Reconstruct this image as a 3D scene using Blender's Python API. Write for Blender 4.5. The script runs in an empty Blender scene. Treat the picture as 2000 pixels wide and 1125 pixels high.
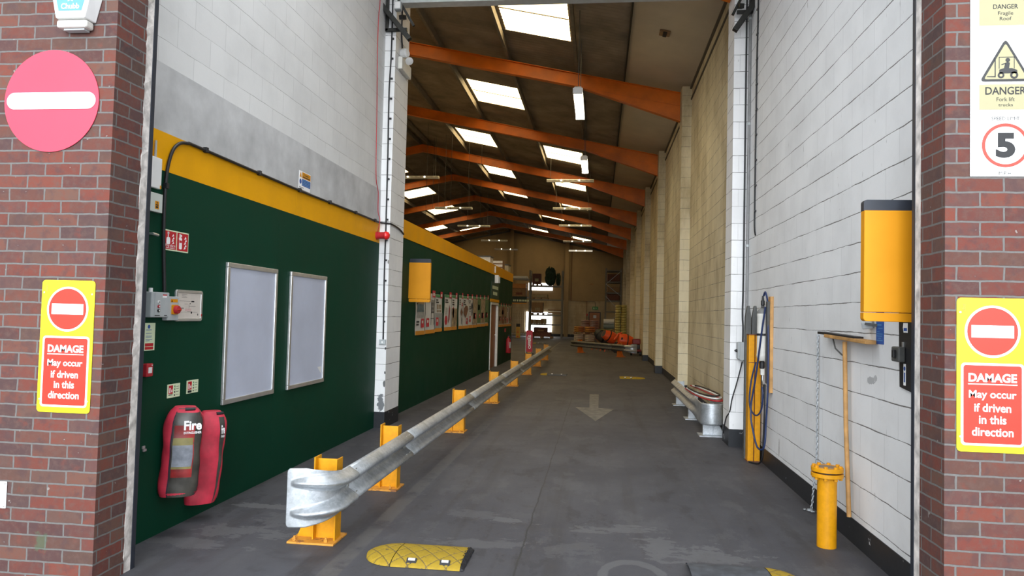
import bpy, bmesh, math, random
from math import sin, cos, pi, radians
from mathutils import Vector, Matrix

SC = bpy.context.scene
COL = SC.collection
random.seed(7)

# ------------------------------------------------------------------ camera
YAW, PIT, ROL, EYE = radians(6.86632665), radians(2.12615342), radians(1.43352447), 1.64
r0 = Vector((cos(YAW), sin(YAW), 0)); f0 = Vector((-sin(YAW), cos(YAW), 0)); z0 = Vector((0, 0, 1))
fw = f0 * cos(PIT) + z0 * sin(PIT)
up = -f0 * sin(PIT) + z0 * cos(PIT)
rt = r0 * cos(ROL) + up * sin(ROL)
upr = up * cos(ROL) - r0 * sin(ROL)
cd = bpy.data.cameras.new('camera')
cd.sensor_fit = 'HORIZONTAL'; cd.sensor_width = 36.0; cd.lens = 25.4605
cd.clip_start = 0.05; cd.clip_end = 300
cam = bpy.data.objects.new('camera', cd); COL.objects.link(cam)
mw = Matrix.Identity(4)
for i in range(3):
    mw[i][0] = rt[i]; mw[i][1] = upr[i]; mw[i][2] = -fw[i]
mw[2][3] = EYE
cam.matrix_world = mw
SC.camera = cam

# ------------------------------------------------------------------ light
SKY, SKYCOL = 1.5, (0.90, 0.95, 1.0)
SUNGLOW, SUNW = 14.5, 11.5
ROOFLIGHT, ROOFCOL = 6.2, (1.0, 0.74, 0.36)
LOBBYFILL, LOBBYCOL = 8.5, (0.93, 0.97, 1.0)  # strength and tint of the added glow sheets over the lobby
w = bpy.data.worlds.new('overcast_sky'); SC.world = w; w.use_nodes = True
bg = w.node_tree.nodes['Background']
# overcast sky, brightest low in the south where the sun stands behind thin cloud
wt = w.node_tree; tc = wt.nodes.new('ShaderNodeTexCoord'); dt = wt.nodes.new('ShaderNodeVectorMath'); dt.operation = 'DOT_PRODUCT'
dt.inputs[1].default_value = Vector((0.0, -1.0, .22)).normalized()
wt.links.new(tc.outputs['Generated'], dt.inputs[0])
mx = wt.nodes.new('ShaderNodeMath'); mx.operation = 'MAXIMUM'; mx.inputs[1].default_value = 0; wt.links.new(dt.outputs['Value'], mx.inputs[0])
pw = wt.nodes.new('ShaderNodeMath'); pw.operation = 'POWER'; pw.inputs[1].default_value = SUNW; wt.links.new(mx.outputs[0], pw.inputs[0])
ma = wt.nodes.new('ShaderNodeMath'); ma.operation = 'MULTIPLY_ADD'; ma.inputs[1].default_value = SUNGLOW; ma.inputs[2].default_value = SKY
wt.links.new(pw.outputs[0], ma.inputs[0]); wt.links.new(ma.outputs[0], bg.inputs[1])
bg.inputs[0].default_value = (*SKYCOL, 1)
SC.view_settings.view_transform = 'Standard'
SC.view_settings.look = 'None'
SC.view_settings.gamma = 1.0
SC.view_settings.use_curve_mapping = False
SC.view_settings.exposure = 0.0

# ------------------------------------------------------------------ node helper
class NT:
    def __init__(s, name):
        s.m = bpy.data.materials.new(name); s.m.use_nodes = True
        s.t = s.m.node_tree; s.b = s.t.nodes['Principled BSDF']
    def n(s, kind, **kw):
        nd = s.t.nodes.new(kind)
        for k, v in kw.items(): setattr(nd, k, v)
        return nd
    def put(s, sock, v):
        if hasattr(v, 'links') or isinstance(v, bpy.types.NodeSocket): s.t.links.new(v, sock)
        elif isinstance(v, (tuple, list)):
            sock.default_value = (*v, 1) if len(v) == 3 and len(sock.default_value) == 4 else v
        else: sock.default_value = v
    def math(s, op, a, b=0.0, c=None, clamp=False):
        nd = s.n('ShaderNodeMath', operation=op, use_clamp=clamp)
        s.put(nd.inputs[0], a); s.put(nd.inputs[1], b)
        if c is not None: s.put(nd.inputs[2], c)
        return nd.outputs[0]
    def pos(s):
        if not hasattr(s, '_p'):
            g = s.n('ShaderNodeNewGeometry'); s._p = g.outputs['Position']; s._nrm = g.outputs['Normal']
        return s._p
    def obj(s):
        return s.n('ShaderNodeTexCoord').outputs['Object']
    def sep(s, v):
        nd = s.n('ShaderNodeSeparateXYZ'); s.put(nd.inputs[0], v); return nd.outputs
    def comb(s, x, y, z=0.0):
        nd = s.n('ShaderNodeCombineXYZ')
        for i, q in enumerate((x, y, z)): s.put(nd.inputs[i], q)
        return nd.outputs[0]
    def noise(s, vec, scale, detail=4, rough=.55, out=0):
        nd = s.n('ShaderNodeTexNoise'); s.put(nd.inputs['Vector'], vec)
        nd.inputs['Scale'].default_value = scale; nd.inputs['Detail'].default_value = detail
        nd.inputs['Roughness'].default_value = rough
        return nd.outputs[out]
    def ramp(s, fac, stops, mode='LINEAR'):
        nd = s.n('ShaderNodeValToRGB'); s.put(nd.inputs[0], fac)
        cr = nd.color_ramp; cr.interpolation = mode
        while len(cr.elements) < len(stops): cr.elements.new(.5)
        for e, (p, c) in zip(cr.elements, stops):
            e.position = p; e.color = (*c, 1) if len(c) == 3 else c
        return nd.outputs[0]
    def mix(s, fac, a, b, blend='MIX'):
        nd = s.n('ShaderNodeMix', data_type='RGBA', blend_type=blend)
        s.put(nd.inputs[0], fac); s.put(nd.inputs[6], a); s.put(nd.inputs[7], b)
        return nd.outputs[2]
    def step(s, v, lo, hi):
        nd = s.n('ShaderNodeMapRange', interpolation_type='SMOOTHSTEP')
        s.put(nd.inputs[0], v); s.put(nd.inputs[1], lo); s.put(nd.inputs[2], hi)
        nd.inputs[3].default_value = 0; nd.inputs[4].default_value = 1
        return nd.outputs[0]
    def bump(s, h, dist=.01, strength=.5):
        nd = s.n('ShaderNodeBump'); s.put(nd.inputs['Height'], h)
        nd.inputs['Distance'].default_value = dist; nd.inputs['Strength'].default_value = strength
        s.t.links.new(nd.outputs[0], s.b.inputs['Normal'])
    def col(s, v): s.put(s.b.inputs['Base Color'], v)
    def rough(s, v): s.put(s.b.inputs['Roughness'], v)

def lin(r, g, b):
    f = lambda c: (c/255/12.92) if c/255 <= .04045 else ((c/255 + .055)/1.055)**2.4
    return (f(r), f(g), f(b))

def mat(name, c, rough=.55, metal=0, var=.08, scale=12, bump=0, spec=.5):
    k = NT(name)
    if var:
        nz = k.noise(k.obj(), scale, 5)
        lo = tuple(max(0, x*(1-var*1.6)) for x in c); hi = tuple(min(1, x*(1+var*1.6)) for x in c)
        k.col(k.ramp(nz, [(.3, lo), (.7, hi)]))
        k.rough(k.math('MULTIPLY_ADD', nz, .2, rough-.1))
        if bump: k.bump(nz, bump, .6)
    else:
        k.col(c); k.rough(rough)
    k.b.inputs['Metallic'].default_value = metal
    k.b.inputs['Specular IOR Level'].default_value = spec
    return k.m

def glow(name, c, e):
    k = NT(name); k.col((.8, .8, .8))
    k.b.inputs['Emission Color'].default_value = (*c, 1)
    k.b.inputs['Emission Strength'].default_value = e
    return k.m

def brick_mat(name, axis):
    k = NT(name); p = k.sep(k.pos())
    u = p[0] if axis == 'x' else p[1]
    d = k.noise(k.pos(), 9, 3, out=1); ds = k.sep(d)
    uu = k.math('MULTIPLY_ADD', ds[0], .014, u); vv = k.math('MULTIPLY_ADD', ds[1], .012, p[2])
    bt = k.n('ShaderNodeTexBrick', offset=.5, offset_frequency=2, squash=1)
    k.put(bt.inputs['Vector'], k.comb(uu, vv))
    for nm, v in (('Scale', 1.0), ('Mortar Size', .0055), ('Mortar Smooth', .12), ('Bias', 0.0), ('Brick Width', .225), ('Row Height', .075)):
        bt.inputs[nm].default_value = v
    bt.inputs['Color1'].default_value = (0, 0, 0, 1); bt.inputs['Color2'].default_value = (1, 1, 1, 1)
    tone = k.ramp(bt.outputs['Color'], [(0, (0.064, 0.031, 0.030)), (.16, (0.138, 0.035, 0.024)), (.34, (0.083, 0.044, 0.034)), (.5, (0.165, 0.042, 0.027)),
                                        (.62, (0.066, 0.035, 0.034)), (.74, (0.127, 0.062, 0.043)), (.86, (0.148, 0.035, 0.024)), (1, (0.093, 0.046, 0.041))])
    n2 = k.noise(k.pos(), 28, 6, .7)
    tone = k.mix(k.math('MULTIPLY', k.step(n2, .42, .70), .6), tone, (0.110, 0.062, 0.051))
    n4 = k.noise(k.pos(), 11, 4, .6)
    tone = k.mix(k.math('MULTIPLY', k.step(n4, .50, .66), .55), tone, (0.066, 0.036, 0.037))
    tone = k.mix(k.math('MULTIPLY', k.step(n4, .46, .30), .5), tone, (0.164, 0.038, 0.023))
    n3 = k.noise(k.pos(), 160, 3)
    tone = k.mix(k.step(n3, .68, .76), tone, (0.038, 0.021, 0.020))
    mort = k.mix(k.noise(k.pos(), 40, 4), (0.104, 0.096, 0.091), (0.172, 0.161, 0.153))
    c = k.mix(bt.outputs['Fac'], tone, mort)
    chips = k.step(k.noise(k.pos(), 22, 2), .735, .76)
    c = k.mix(k.math('MULTIPLY', chips, .7), c, (0.286, 0.260, 0.239))
    if axis == 'x':
        gx = k.math('ABSOLUTE', k.math('SUBTRACT', p[0], -3.185)); gz = k.math('ABSOLUTE', k.math('SUBTRACT', p[2], .255))
        g = k.math('MAXIMUM', k.math('DIVIDE', gx, .035), k.math('DIVIDE', gz, .05))
        g = k.math('ADD', g, k.math('MULTIPLY', k.math('SUBTRACT', k.noise(k.pos(), 30, 4), .5), 2.4))
        c = k.mix(k.math('MULTIPLY', k.math('SUBTRACT', 1.0, k.step(g, .6, 1.1)), .6), c, (0.068, 0.114, 0.062))
    k.col(c); k.rough(.9)
    k.bump(k.math('MULTIPLY_ADD', bt.outputs['Fac'], -1.0, k.math('MULTIPLY', n2, .35)), .007, .8)
    return k.m

def block_mat(name, paint, joint=(.11, .10, .095), jw=.0045, dirt=.35, z0=0.0, grime=0.0, patches=()):
    k = NT(name); p = k.sep(k.pos())
    nx = k.math('ABSOLUTE', k.sep(k._nrm)[0])
    side = k.math('GREATER_THAN', nx, .5)
    u = k.math('ADD', k.math('MULTIPLY', p[1], side), k.math('MULTIPLY', p[0], k.math('SUBTRACT', 1.0, side)))
    wob = k.math('MULTIPLY', k.math('SUBTRACT', k.noise(k.pos(), 3.2, 4), .5), .022)
    v = k.math('DIVIDE', k.math('ADD', k.math('ADD', p[2], wob), -z0), .2245)
    row = k.math('FLOOR', v); fv = k.math('FRACT', v)
    dz = k.math('MULTIPLY', k.math('MINIMUM', fv, k.math('SUBTRACT', 1.0, fv)), .2245)
    uu = k.math('ADD', k.math('DIVIDE', u, .449), k.math('MULTIPLY', k.math('MODULO', row, 2.0), .5))
    fu = k.math('FRACT', uu)
    du = k.math('MULTIPLY', k.math('MINIMUM', fu, k.math('SUBTRACT', 1.0, fu)), .449)
    wn = k.noise(k.pos(), 2.3, 5, .7)
    wid = k.math('MULTIPLY', k.step(wn, .3, .66), jw)
    bed = k.math('SUBTRACT', 1.0, k.step(dz, k.math('MULTIPLY', wid, .5), k.math('ADD', wid, .0015)))
    perp = k.math('MULTIPLY', k.math('SUBTRACT', 1.0, k.step(du, .001, .004)), .5)
    big = k.noise(k.pos(), 1.6, 5, .6)
    c = k.mix(k.step(big, .35, .75), paint, tuple(x*.88 for x in paint))
    sp = k.noise(k.pos(), 38, 4, .7)
    c = k.mix(k.math('MULTIPLY', k.step(sp, .69, .76), dirt*1.6, clamp=True), c, (.2, .19, .18))
    st = k.noise(k.comb(k.math('MULTIPLY', u, 26.0), k.math('MULTIPLY', p[2], 5.0), p[0]), 1.0, 3, .6)
    c = k.mix(k.math('MULTIPLY', k.step(st, .68, .78), dirt, clamp=True), c, (.25, .24, .23))
    if grime:
        gn = k.noise(k.comb(k.math('MULTIPLY', u, 1.1), k.math('MULTIPLY', p[2], .55), p[0]), 1.0, 6, .68)
        c = k.mix(k.math('MULTIPLY', k.step(gn, .42, .68), grime), c, tuple(x*y for x, y in zip(paint, (.50, .44, .34))))
    cell = k.n('ShaderNodeTexWhiteNoise', noise_dimensions='2D'); k.put(cell.inputs['Vector'], k.comb(k.math('FLOOR', uu), row))
    c = k.mix(k.math('MULTIPLY', cell.outputs[0], .16), c, tuple(x*.72 for x in paint))
    c = k.mix(perp, c, tuple(x*.6 for x in paint))
    c = k.mix(k.math('MULTIPLY', bed, .92), c, joint)
    fl = k.noise(k.pos(), 70, 5, .75)
    c = k.mix(k.math('MULTIPLY', k.step(fl, .68, .72), dirt, clamp=True), c, (.22, .21, .20))
    for (pu, pv, ru, rv, pc) in patches:
        e1 = k.math('POWER', k.math('DIVIDE', k.math('SUBTRACT', u, pu), ru), 2.0); e2 = k.math('POWER', k.math('DIVIDE', k.math('SUBTRACT', p[2], pv), rv), 2.0)
        dd = k.math('ADD', k.math('ADD', e1, e2), k.math('MULTIPLY', k.math('SUBTRACT', k.noise(k.pos(), 24, 4, .7), .5), 3.0))
        c = k.mix(k.math('SUBTRACT', 1.0, k.step(dd, .8, 1.0)), c, pc)
    k.col(c); k.rough(.75)
    k.bump(k.math('ADD', k.math('MULTIPLY', k.math('ADD', bed, perp), -1.0), k.math('MULTIPLY', sp, .25)), .006, .5)
    return k.m

def floor_mat():
    k = NT('floor_concrete'); P = k.pos(); p = k.sep(P)
    n1 = k.noise(P, .55, 6, .62); n2 = k.noise(P, 4.5, 6, .7); n3 = k.noise(P, 60, 3, .6)
    c = k.mix(k.step(n1, .3, .7), (.050, .051, .061), (.078, .078, .087))
    c = k.mix(k.math('MULTIPLY', k.step(n2, .5, .72), .3), c, (.10, .098, .10))
    c = k.mix(k.math('MULTIPLY', k.step(n2, .48, .3), .4), c, (.035, .034, .037))
    c = k.mix(k.math('MULTIPLY', k.step(n3, .6, .75), .22), c, (.14, .135, .135))
    # long tyre-worn streaks running down the lane
    stn = k.noise(k.comb(k.math('MULTIPLY', p[0], 3.4), k.math('MULTIPLY', p[1], .12), 0.0), 1.0, 4, .6)
    c = k.mix(k.math('MULTIPLY', k.step(stn, .5, .68), .45), c, (.038, .035, .034))
    wob = k.math('ADD', k.math('MULTIPLY', k.math('SUBTRACT', k.noise(P, 4.2, 7, .72), .5), 5.5), k.math('MULTIPLY', k.math('SUBTRACT', k.noise(k.comb(p[0], k.math('MULTIPLY', p[1], 3.5), 0.0), 5.0, 4, .6), .5), 2.5))
    wob2 = k.math('MULTIPLY', k.math('SUBTRACT', k.noise(P, 2.2, 5, .7), .5), .05)
    n5 = k.noise(k.comb(p[0], k.math('MULTIPLY', p[1], .45), 0.0), 2.1, 7, .72)
    c = k.mix(k.math('MULTIPLY', k.step(n5, .53, .60), .38), c, (.098, .098, .104))
    c = k.mix(k.math('MULTIPLY', k.step(n5, .44, .38), .45), c, (.032, .031, .034))
    n6 = k.noise(k.comb(k.math('MULTIPLY', p[0], 1.0), k.math('MULTIPLY', p[1], 2.2), 0.0), 7.0, 6, .75)
    c = k.mix(k.math('MULTIPLY', k.step(n6, .66, .70), .6), c, (.13, .13, .135))
    c = k.mix(k.math('MULTIPLY', k.step(n6, .31, .27), .7), c, (.020, .019, .020))
    # worn paler patches where an older coat shows
    acc = None
    for (x, y, rx, ry, a) in [(.18, 5.72, .28, .10, .5), (.46, 5.38, .12, .30, .55), (.82, 5.25, .26, .17, .6), (.22, 4.93, .20, .05, .0),
                              (-2.72, 5.80, .30, .07, .75), (-2.62, 5.12, .34, .13, .55), (-2.75, 4.80, .36, .09, .5), (-2.40, 5.45, .20, .2, .4),
                              (-.62, 5.80, .16, .07, .6), (-.8, 5.2, .3, .10, .4), (-1.0, 5.9, .2, .12, .3), (-2.9, 6.9, .12, .05, .6),
                              (-.15, 5.2, .2, .2, .3), (-2.5, 7.3, .1, .35, .35), (-2.6, 8.8, .2, .3, .3), (-2.6, 12.3, .25, .2, .4), (-2.7, 14.5, .3, .2, .4)]:
        if not a: continue
        ex = k.math('POWER', k.math('DIVIDE', k.math('SUBTRACT', p[0], x), rx), 2.0)
        ey = k.math('POWER', k.math('DIVIDE', k.math('SUBTRACT', p[1], y), ry), 2.0)
        d = k.math('ADD', k.math('SQRT', k.math('ADD', ex, ey)), wob)
        q = k.math('MULTIPLY', k.math('SUBTRACT', 1.0, k.step(d, .85, 1.0)), a)
        acc = q if acc is None else k.math('MAXIMUM', acc, q)
    # ring-shaped scuff by the black hump
    ex = k.math('POWER', k.math('DIVIDE', k.math('SUBTRACT', p[0], .25), .19), 2.0)
    ey = k.math('POWER', k.math('DIVIDE', k.math('SUBTRACT', p[1], 4.72), .27), 2.0)
    rr = k.math('ABSOLUTE', k.math('SUBTRACT', k.math('SQRT', k.math('ADD', ex, ey)), 1.0))
    acc = k.math('MAXIMUM', acc, k.math('MULTIPLY', k.math('SUBTRACT', 1.0, k.step(k.math('ADD', rr, k.math('MULTIPLY', wob, .05)), .14, .2)), .6))
    c = k.mix(acc, c, (.125, .125, .13))
    # faded band where a line was painted beside the barrier
    bx = k.math('ABSOLUTE', k.math('SUBTRACT', k.math('ADD', p[0], wob2), -1.64))
    band = k.math('MULTIPLY', k.math('SUBTRACT', 1.0, k.step(bx, .055, .075)), k.math('MULTIPLY', k.math('LESS_THAN', p[1], 11.5), k.math('GREATER_THAN', p[1], 3.0)))
    c = k.mix(k.math('MULTIPLY', band, k.math('MULTIPLY', k.step(n2, .35, .55), .6)), c, (.115, .11, .105))
    # joint down the lane, worn crack
    jx = k.math('ABSOLUTE', k.math('SUBTRACT', k.math('ADD', p[0], wob2), -.5))
    jn = k.math('MULTIPLY', k.math('SUBTRACT', 1.0, k.step(jx, .004, .009)), k.math('LESS_THAN', p[1], 14.6))
    c = k.mix(k.math('MULTIPLY', jn, .8), c, (.035, .035, .035))
    # oil-dark strip along the walkway kerb line by the green boards
    k.col(c); k.rough(k.math('MULTIPLY_ADD', n2, .25, .52)); k.b.inputs['Specular IOR Level'].default_value = .3
    k.bump(k.math('ADD', k.math('MULTIPLY', n3, .5), k.math('MULTIPLY', n2, .6)), .004, .35)
    return k.m

def chipped(name, paint, under, thr=.68, scale=9, rough=.5):
    k = NT(name); o = k.obj()
    n1 = k.noise(o, scale, 6, .7); n2 = k.noise(o, scale*3, 4)
    c = k.mix(k.step(n2, .3, .7), tuple(x*.9 for x in paint), tuple(min(1, x*1.06) for x in paint))
    c = k.mix(k.step(n1, thr, thr+.035), c, under)
    k.b.inputs['Specular IOR Level'].default_value = .28
    k.col(c); k.rough(rough); k.bump(n1, .002, .3)
    return k.m

def galv_mat():
    k = NT('galvanised_steel'); o = k.obj()
    v = k.n('ShaderNodeTexVoronoi'); k.put(v.inputs['Vector'], o); v.inputs['Scale'].default_value = 55
    s = k.noise(k.sep(o)[1], 3, 3)
    n = k.noise(o, 7, 6, .7)
    c = k.mix(v.outputs['Color'], (.42, .45, .48), (.58, .61, .64))
    c = k.mix(k.step(n, .4, .75), c, (.33, .35, .36))
    k.col(c); k.rough(k.math('MULTIPLY_ADD', n, .25, .33)); k.b.inputs['Metallic'].default_value = .7
    k.bump(n, .002, .25)
    return k.m

# ------------------------------------------------------------------ mesh builder
class Fr:
    """a flat frame: origin, right, up; normal = right x up"""
    def __init__(s, o, r=(1, 0, 0), u=(0, 0, 1)):
        s.o = Vector(o); s.r = Vector(r).normalized(); s.u = Vector(u).normalized(); s.n = s.r.cross(s.u)
    def p(s, a, b, c=0.0): return s.o + s.r*a + s.u*b + s.n*c
def front(x, y, z): return Fr((x, y, z), (1, 0, 0), (0, 0, 1))          # faces the street
def lwall(y, z, x=-3.12): return Fr((x, y, z), (0, 1, 0), (0, 0, 1))     # faces +X
def rwall(y, z, x=1.922): return Fr((x, y, z), (0, -1, 0), (0, 0, 1))    # faces -X

def rrect(w, h, r, n=6, cx=0, cy=0):
    r = min(r, w/2-1e-5, h/2-1e-5); pts = []
    for (sx, sy, a0) in ((1, 1, 0), (-1, 1, 90), (-1, -1, 180), (1, -1, 270)):
        for i in range(n+1):
            a = radians(a0 + 90*i/n); pts.append((cx + sx*(w/2-r) + r*cos(a), cy + sy*(h/2-r) + r*sin(a)))
    return pts
def circ(r, n=48, cx=0, cy=0, ry=None): return [(cx + r*cos(2*pi*i/n), cy + (ry or r)*sin(2*pi*i/n)) for i in range(n)]
def rect(x0, x1, y0, y1): return [(x0, y0), (x1, y0), (x1, y1), (x0, y1)]
def rpoly(pts, r, n=5):
    out = []; m = len(pts)
    for i in range(m):
        a, b, c = Vector(pts[i-1]), Vector(pts[i]), Vector(pts[(i+1) % m])
        u, v = (a-b).normalized(), (c-b).normalized(); h = u.angle(v)/2
        t = r/math.tan(h); p, q = b+u*t, b+v*t
        for k in range(n+1):
            s = k/n; x = p*(1-s)**2 + b*2*s*(1-s) + q*s*s; out.append((x.x, x.y))
    return out

OFF = {}
class MB:
    def __init__(s): s.v = []; s.f = []; s.mi = []; s.cur = 0
    def add(s, vs, fs):
        o = len(s.v); s.v += [Vector(v) for v in vs]
        for f in fs: s.f.append([o+i for i in f]); s.mi.append(s.cur)
        return s
    def box(s, x0, x1, y0, y1, z0, z1):
        vs = [(x, y, z) for z in (z0, z1) for y in (y0, y1) for x in (x0, x1)]
        return s.add(vs, [(0, 2, 3, 1), (4, 5, 7, 6), (0, 1, 5, 4), (2, 6, 7, 3), (0, 4, 6, 2), (1, 3, 7, 5)])
    def beam(s, p0, p1, w, h, upv=(0, 0, 1)):
        p0, p1 = Vector(p0), Vector(p1); d = (p1-p0).normalized(); sd = d.cross(Vector(upv)).normalized(); u = sd.cross(d)
        vs = [p + sd*a*w/2 + u*b*h/2 for p in (p0, p1) for a, b in ((-1, -1), (1, -1), (1, 1), (-1, 1))]
        return s.add(vs, [(0, 1, 2, 3), (7, 6, 5, 4), (0, 4, 5, 1), (1, 5, 6, 2), (2, 6, 7, 3), (3, 7, 4, 0)])
    def cyl(s, p0, p1, r, r1=None, n=20):
        return s.tube([p0, p1], r, n, r1=r1)
    def tube(s, pts, r, n=10, r1=None, closed=False):
        pts = [Vector(p) for p in pts]; m = len(pts); vs = []; fs = []
        d = (pts[1]-pts[0]).normalized(); a = Vector((0, 0, 1)) if abs(d.z) < .9 else Vector((1, 0, 0))
        u = d.cross(a).normalized()
        for i, p in enumerate(pts):
            if closed: d = (pts[(i+1) % m]-pts[i-1]).normalized()
            else: d = (pts[min(i+1, m-1)]-pts[max(i-1, 0)]).normalized()
            u = (u - d*u.dot(d)).normalized(); w2 = d.cross(u)
            rr = r if r1 is None else r + (r1-r)*i/(m-1)
            vs += [p + u*rr*cos(2*pi*k/n) + w2*rr*sin(2*pi*k/n) for k in range(n)]
        for i in range(m if closed else m-1):
            j = (i+1) % m
            for k in range(n): fs.append((i*n+k, i*n+(k+1) % n, j*n+(k+1) % n, j*n+k))
        if not closed: fs += [tuple(range(n))[::-1], tuple((m-1)*n+k for k in range(n))]
        return s.add(vs, fs)
    def prism(s, F, pts, n0, n1):
        m = len(pts)
        vs = [F.p(a, b, n0) for a, b in pts] + [F.p(a, b, n1) for a, b in pts]
        fs = [tuple(range(m))[::-1], tuple(range(m, 2*m))] + [(i, (i+1) % m, m+(i+1) % m, m+i) for i in range(m)]
        return s.add(vs, fs)
    def ring(s, F, po, pi_, n0, n1):
        m = len(po)
        vs = [F.p(a, b, q) for q in (n0, n1) for P in (po, pi_) for a, b in P]
        fs = []
        for i in range(m):
            j = (i+1) % m
            fs += [(i, j, 2*m+j, 2*m+i), (m+i, 3*m+i, 3*m+j, m+j), (2*m+i, 2*m+j, 3*m+j, 3*m+i), (i, m+i, m+j, j)]
        return s.add(vs, fs)
    def lathe(s, o, ax, prof, n=24):
        o = Vector(o); d = Vector(ax).normalized(); a = Vector((0, 0, 1)) if abs(d.z) < .9 else Vector((1, 0, 0))
        u = d.cross(a).normalized(); w2 = d.cross(u); vs = []; fs = []
        for r, h in prof: vs += [o + d*h + u*r*cos(2*pi*k/n) + w2*r*sin(2*pi*k/n) for k in range(n)]
        for i in range(len(prof)-1):
            for k in range(n): fs.append((i*n+k, i*n+(k+1) % n, (i+1)*n+(k+1) % n, (i+1)*n+k))
        fs += [tuple(range(n))[::-1], tuple((len(prof)-1)*n+k for k in range(n))]
        return s.add(vs, fs)
    def grid(s, fn, nu, nv, wrap=False):
        vs = [fn(i, j) for i in range(nu) for j in range(nv)]; fs = []
        for i in range(nu-1):
            for j in range(nv if wrap else nv-1):
                k = (j+1) % nv; fs.append((i*nv+j, (i+1)*nv+j, (i+1)*nv+k, i*nv+k))
        return s.add(vs, fs)
    def sell(s, c, a, b, h, e=.45, nu=10, nv=20, R=None):
        """super-ellipsoid"""
        c = Vector(c); pw = lambda x: math.copysign(abs(x)**e, x)
        def fn(i, j):
            t = -pi/2 + pi*(i+.02)/(nu-1+.04); q = 2*pi*j/nv
            v = Vector((a*pw(cos(t))*pw(cos(q)), b*pw(cos(t))*pw(sin(q)), h*pw(sin(t))))
            return c + (R @ v if R else v)
        o = len(s.v); s.grid(fn, nu, nv, True)
        s.f += [[o+k for k in range(nv)], [o+(nu-1)*nv+k for k in range(nv)]]; s.mi += [s.cur]*2
        return s
    def build(s, name, m, parent=None, smooth=None, bevel=0, solid=0, origin=None):
        me = bpy.data.meshes.new(name)
        off = OFF.get(parent.name, Vector()) if parent else (Vector(origin) if origin is not None else Vector())
        me.from_pydata([v-off for v in s.v], [], s.f)
        for q in (m if isinstance(m, (list, tuple)) else [m]): me.materials.append(q)
        for p, i in zip(me.polygons, s.mi): p.material_index = i
        b = bmesh.new(); b.from_mesh(me); bmesh.ops.recalc_face_normals(b, faces=b.faces); b.to_mesh(me); b.free()
        if smooth:
            me.shade_smooth()
            me.set_sharp_from_angle(angle=radians(smooth))
        o = bpy.data.objects.new(name, me); COL.objects.link(o)
        if parent: o.parent = parent
        else: o.location = off
        OFF[o.name] = off
        if solid:
            md = o.modifiers.new('thickness', 'SOLIDIFY'); md.thickness = solid; md.offset = 0
        if bevel:
            md = o.modifiers.new('bevel', 'BEVEL'); md.width = bevel; md.segments = 2; md.limit_method = 'ANGLE'; md.angle_limit = radians(40)
        return o

def tag(o, label, cat, group=None):
    o['label'] = label; o['category'] = cat
    if group: o['group'] = group
    return o
def thing(name, label, cat, loc, group=None):
    o = bpy.data.objects.new(name, None); COL.objects.link(o); o.empty_display_size = .1
    o.location = loc; OFF[o.name] = Vector(loc)
    return tag(o, label, cat, group)
def solo(b, name, m, label, cat, group=None, **kw):
    c = [sum(v[i] for v in b.v)/len(b.v) for i in range(2)]
    return tag(b.build(name, m, origin=(c[0], c[1], min(v.z for v in b.v)), **kw), label, cat, group)
def struct(b, name, m, parent=None, **kw):
    o = b.build(name, m, parent, **kw)
    if not parent: o['kind'] = 'structure'
    return o
def dup(o, delta, label=None, parent=None):
    c = o.copy(); COL.objects.link(c)
    if parent: c.parent = parent
    else:
        c.location = o.location + Vector(delta)
        if label: c['label'] = label
    OFF[c.name] = OFF.get(o.name, Vector()) + Vector(delta)
    for ch in o.children: dup(ch, delta, None, c)
    return c

def text(parent, F, s, u, v, m, w=None, h=None, n=.004, bold=0.0, name='lettering', R=0, thick=.0006):
    cu = bpy.data.curves.new('t', 'FONT'); cu.body = s; cu.size = 1; cu.offset = bold; cu.resolution_u = 4
    to = bpy.data.objects.new('t', cu); COL.objects.link(to)
    dg = bpy.context.evaluated_depsgraph_get(); dg.update()
    me = bpy.data.meshes.new_from_object(to.evaluated_get(dg))
    vs = [x.co.copy() for x in me.vertices]; fs = [list(p.vertices) for p in me.polygons]
    bpy.data.objects.remove(to); bpy.data.curves.remove(cu); bpy.data.meshes.remove(me)
    x0, x1 = min(q.x for q in vs), max(q.x for q in vs); y0, y1 = min(q.y for q in vs), max(q.y for q in vs)
    sx = w/(x1-x0) if w else h/(y1-y0); sy = h/(y1-y0) if h else sx
    b = MB()
    out = []
    for q in vs:
        a, c = (q.x-(x0+x1)/2)*sx, (q.y-(y0+y1)/2)*sy
        if R: a, c = a*cos(R)-c*sin(R), a*sin(R)+c*cos(R)
        out.append(F.p(u+a, v+c, n))
    b.add(out, fs)
    return b.build(name, m, parent)

def spline(pts, k=6):
    pts = [Vector(p) for p in pts]; out = []
    for i in range(len(pts)-1):
        a, b, c, d = pts[max(i-1, 0)], pts[i], pts[i+1], pts[min(i+2, len(pts)-1)]
        for j in range(k):
            t = j/k
            out.append(.5*((2*b) + (c-a)*t + (2*a-5*b+4*c-d)*t*t + (3*b-a-3*c+d)*t**3))
    return out + [pts[-1]]
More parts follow.
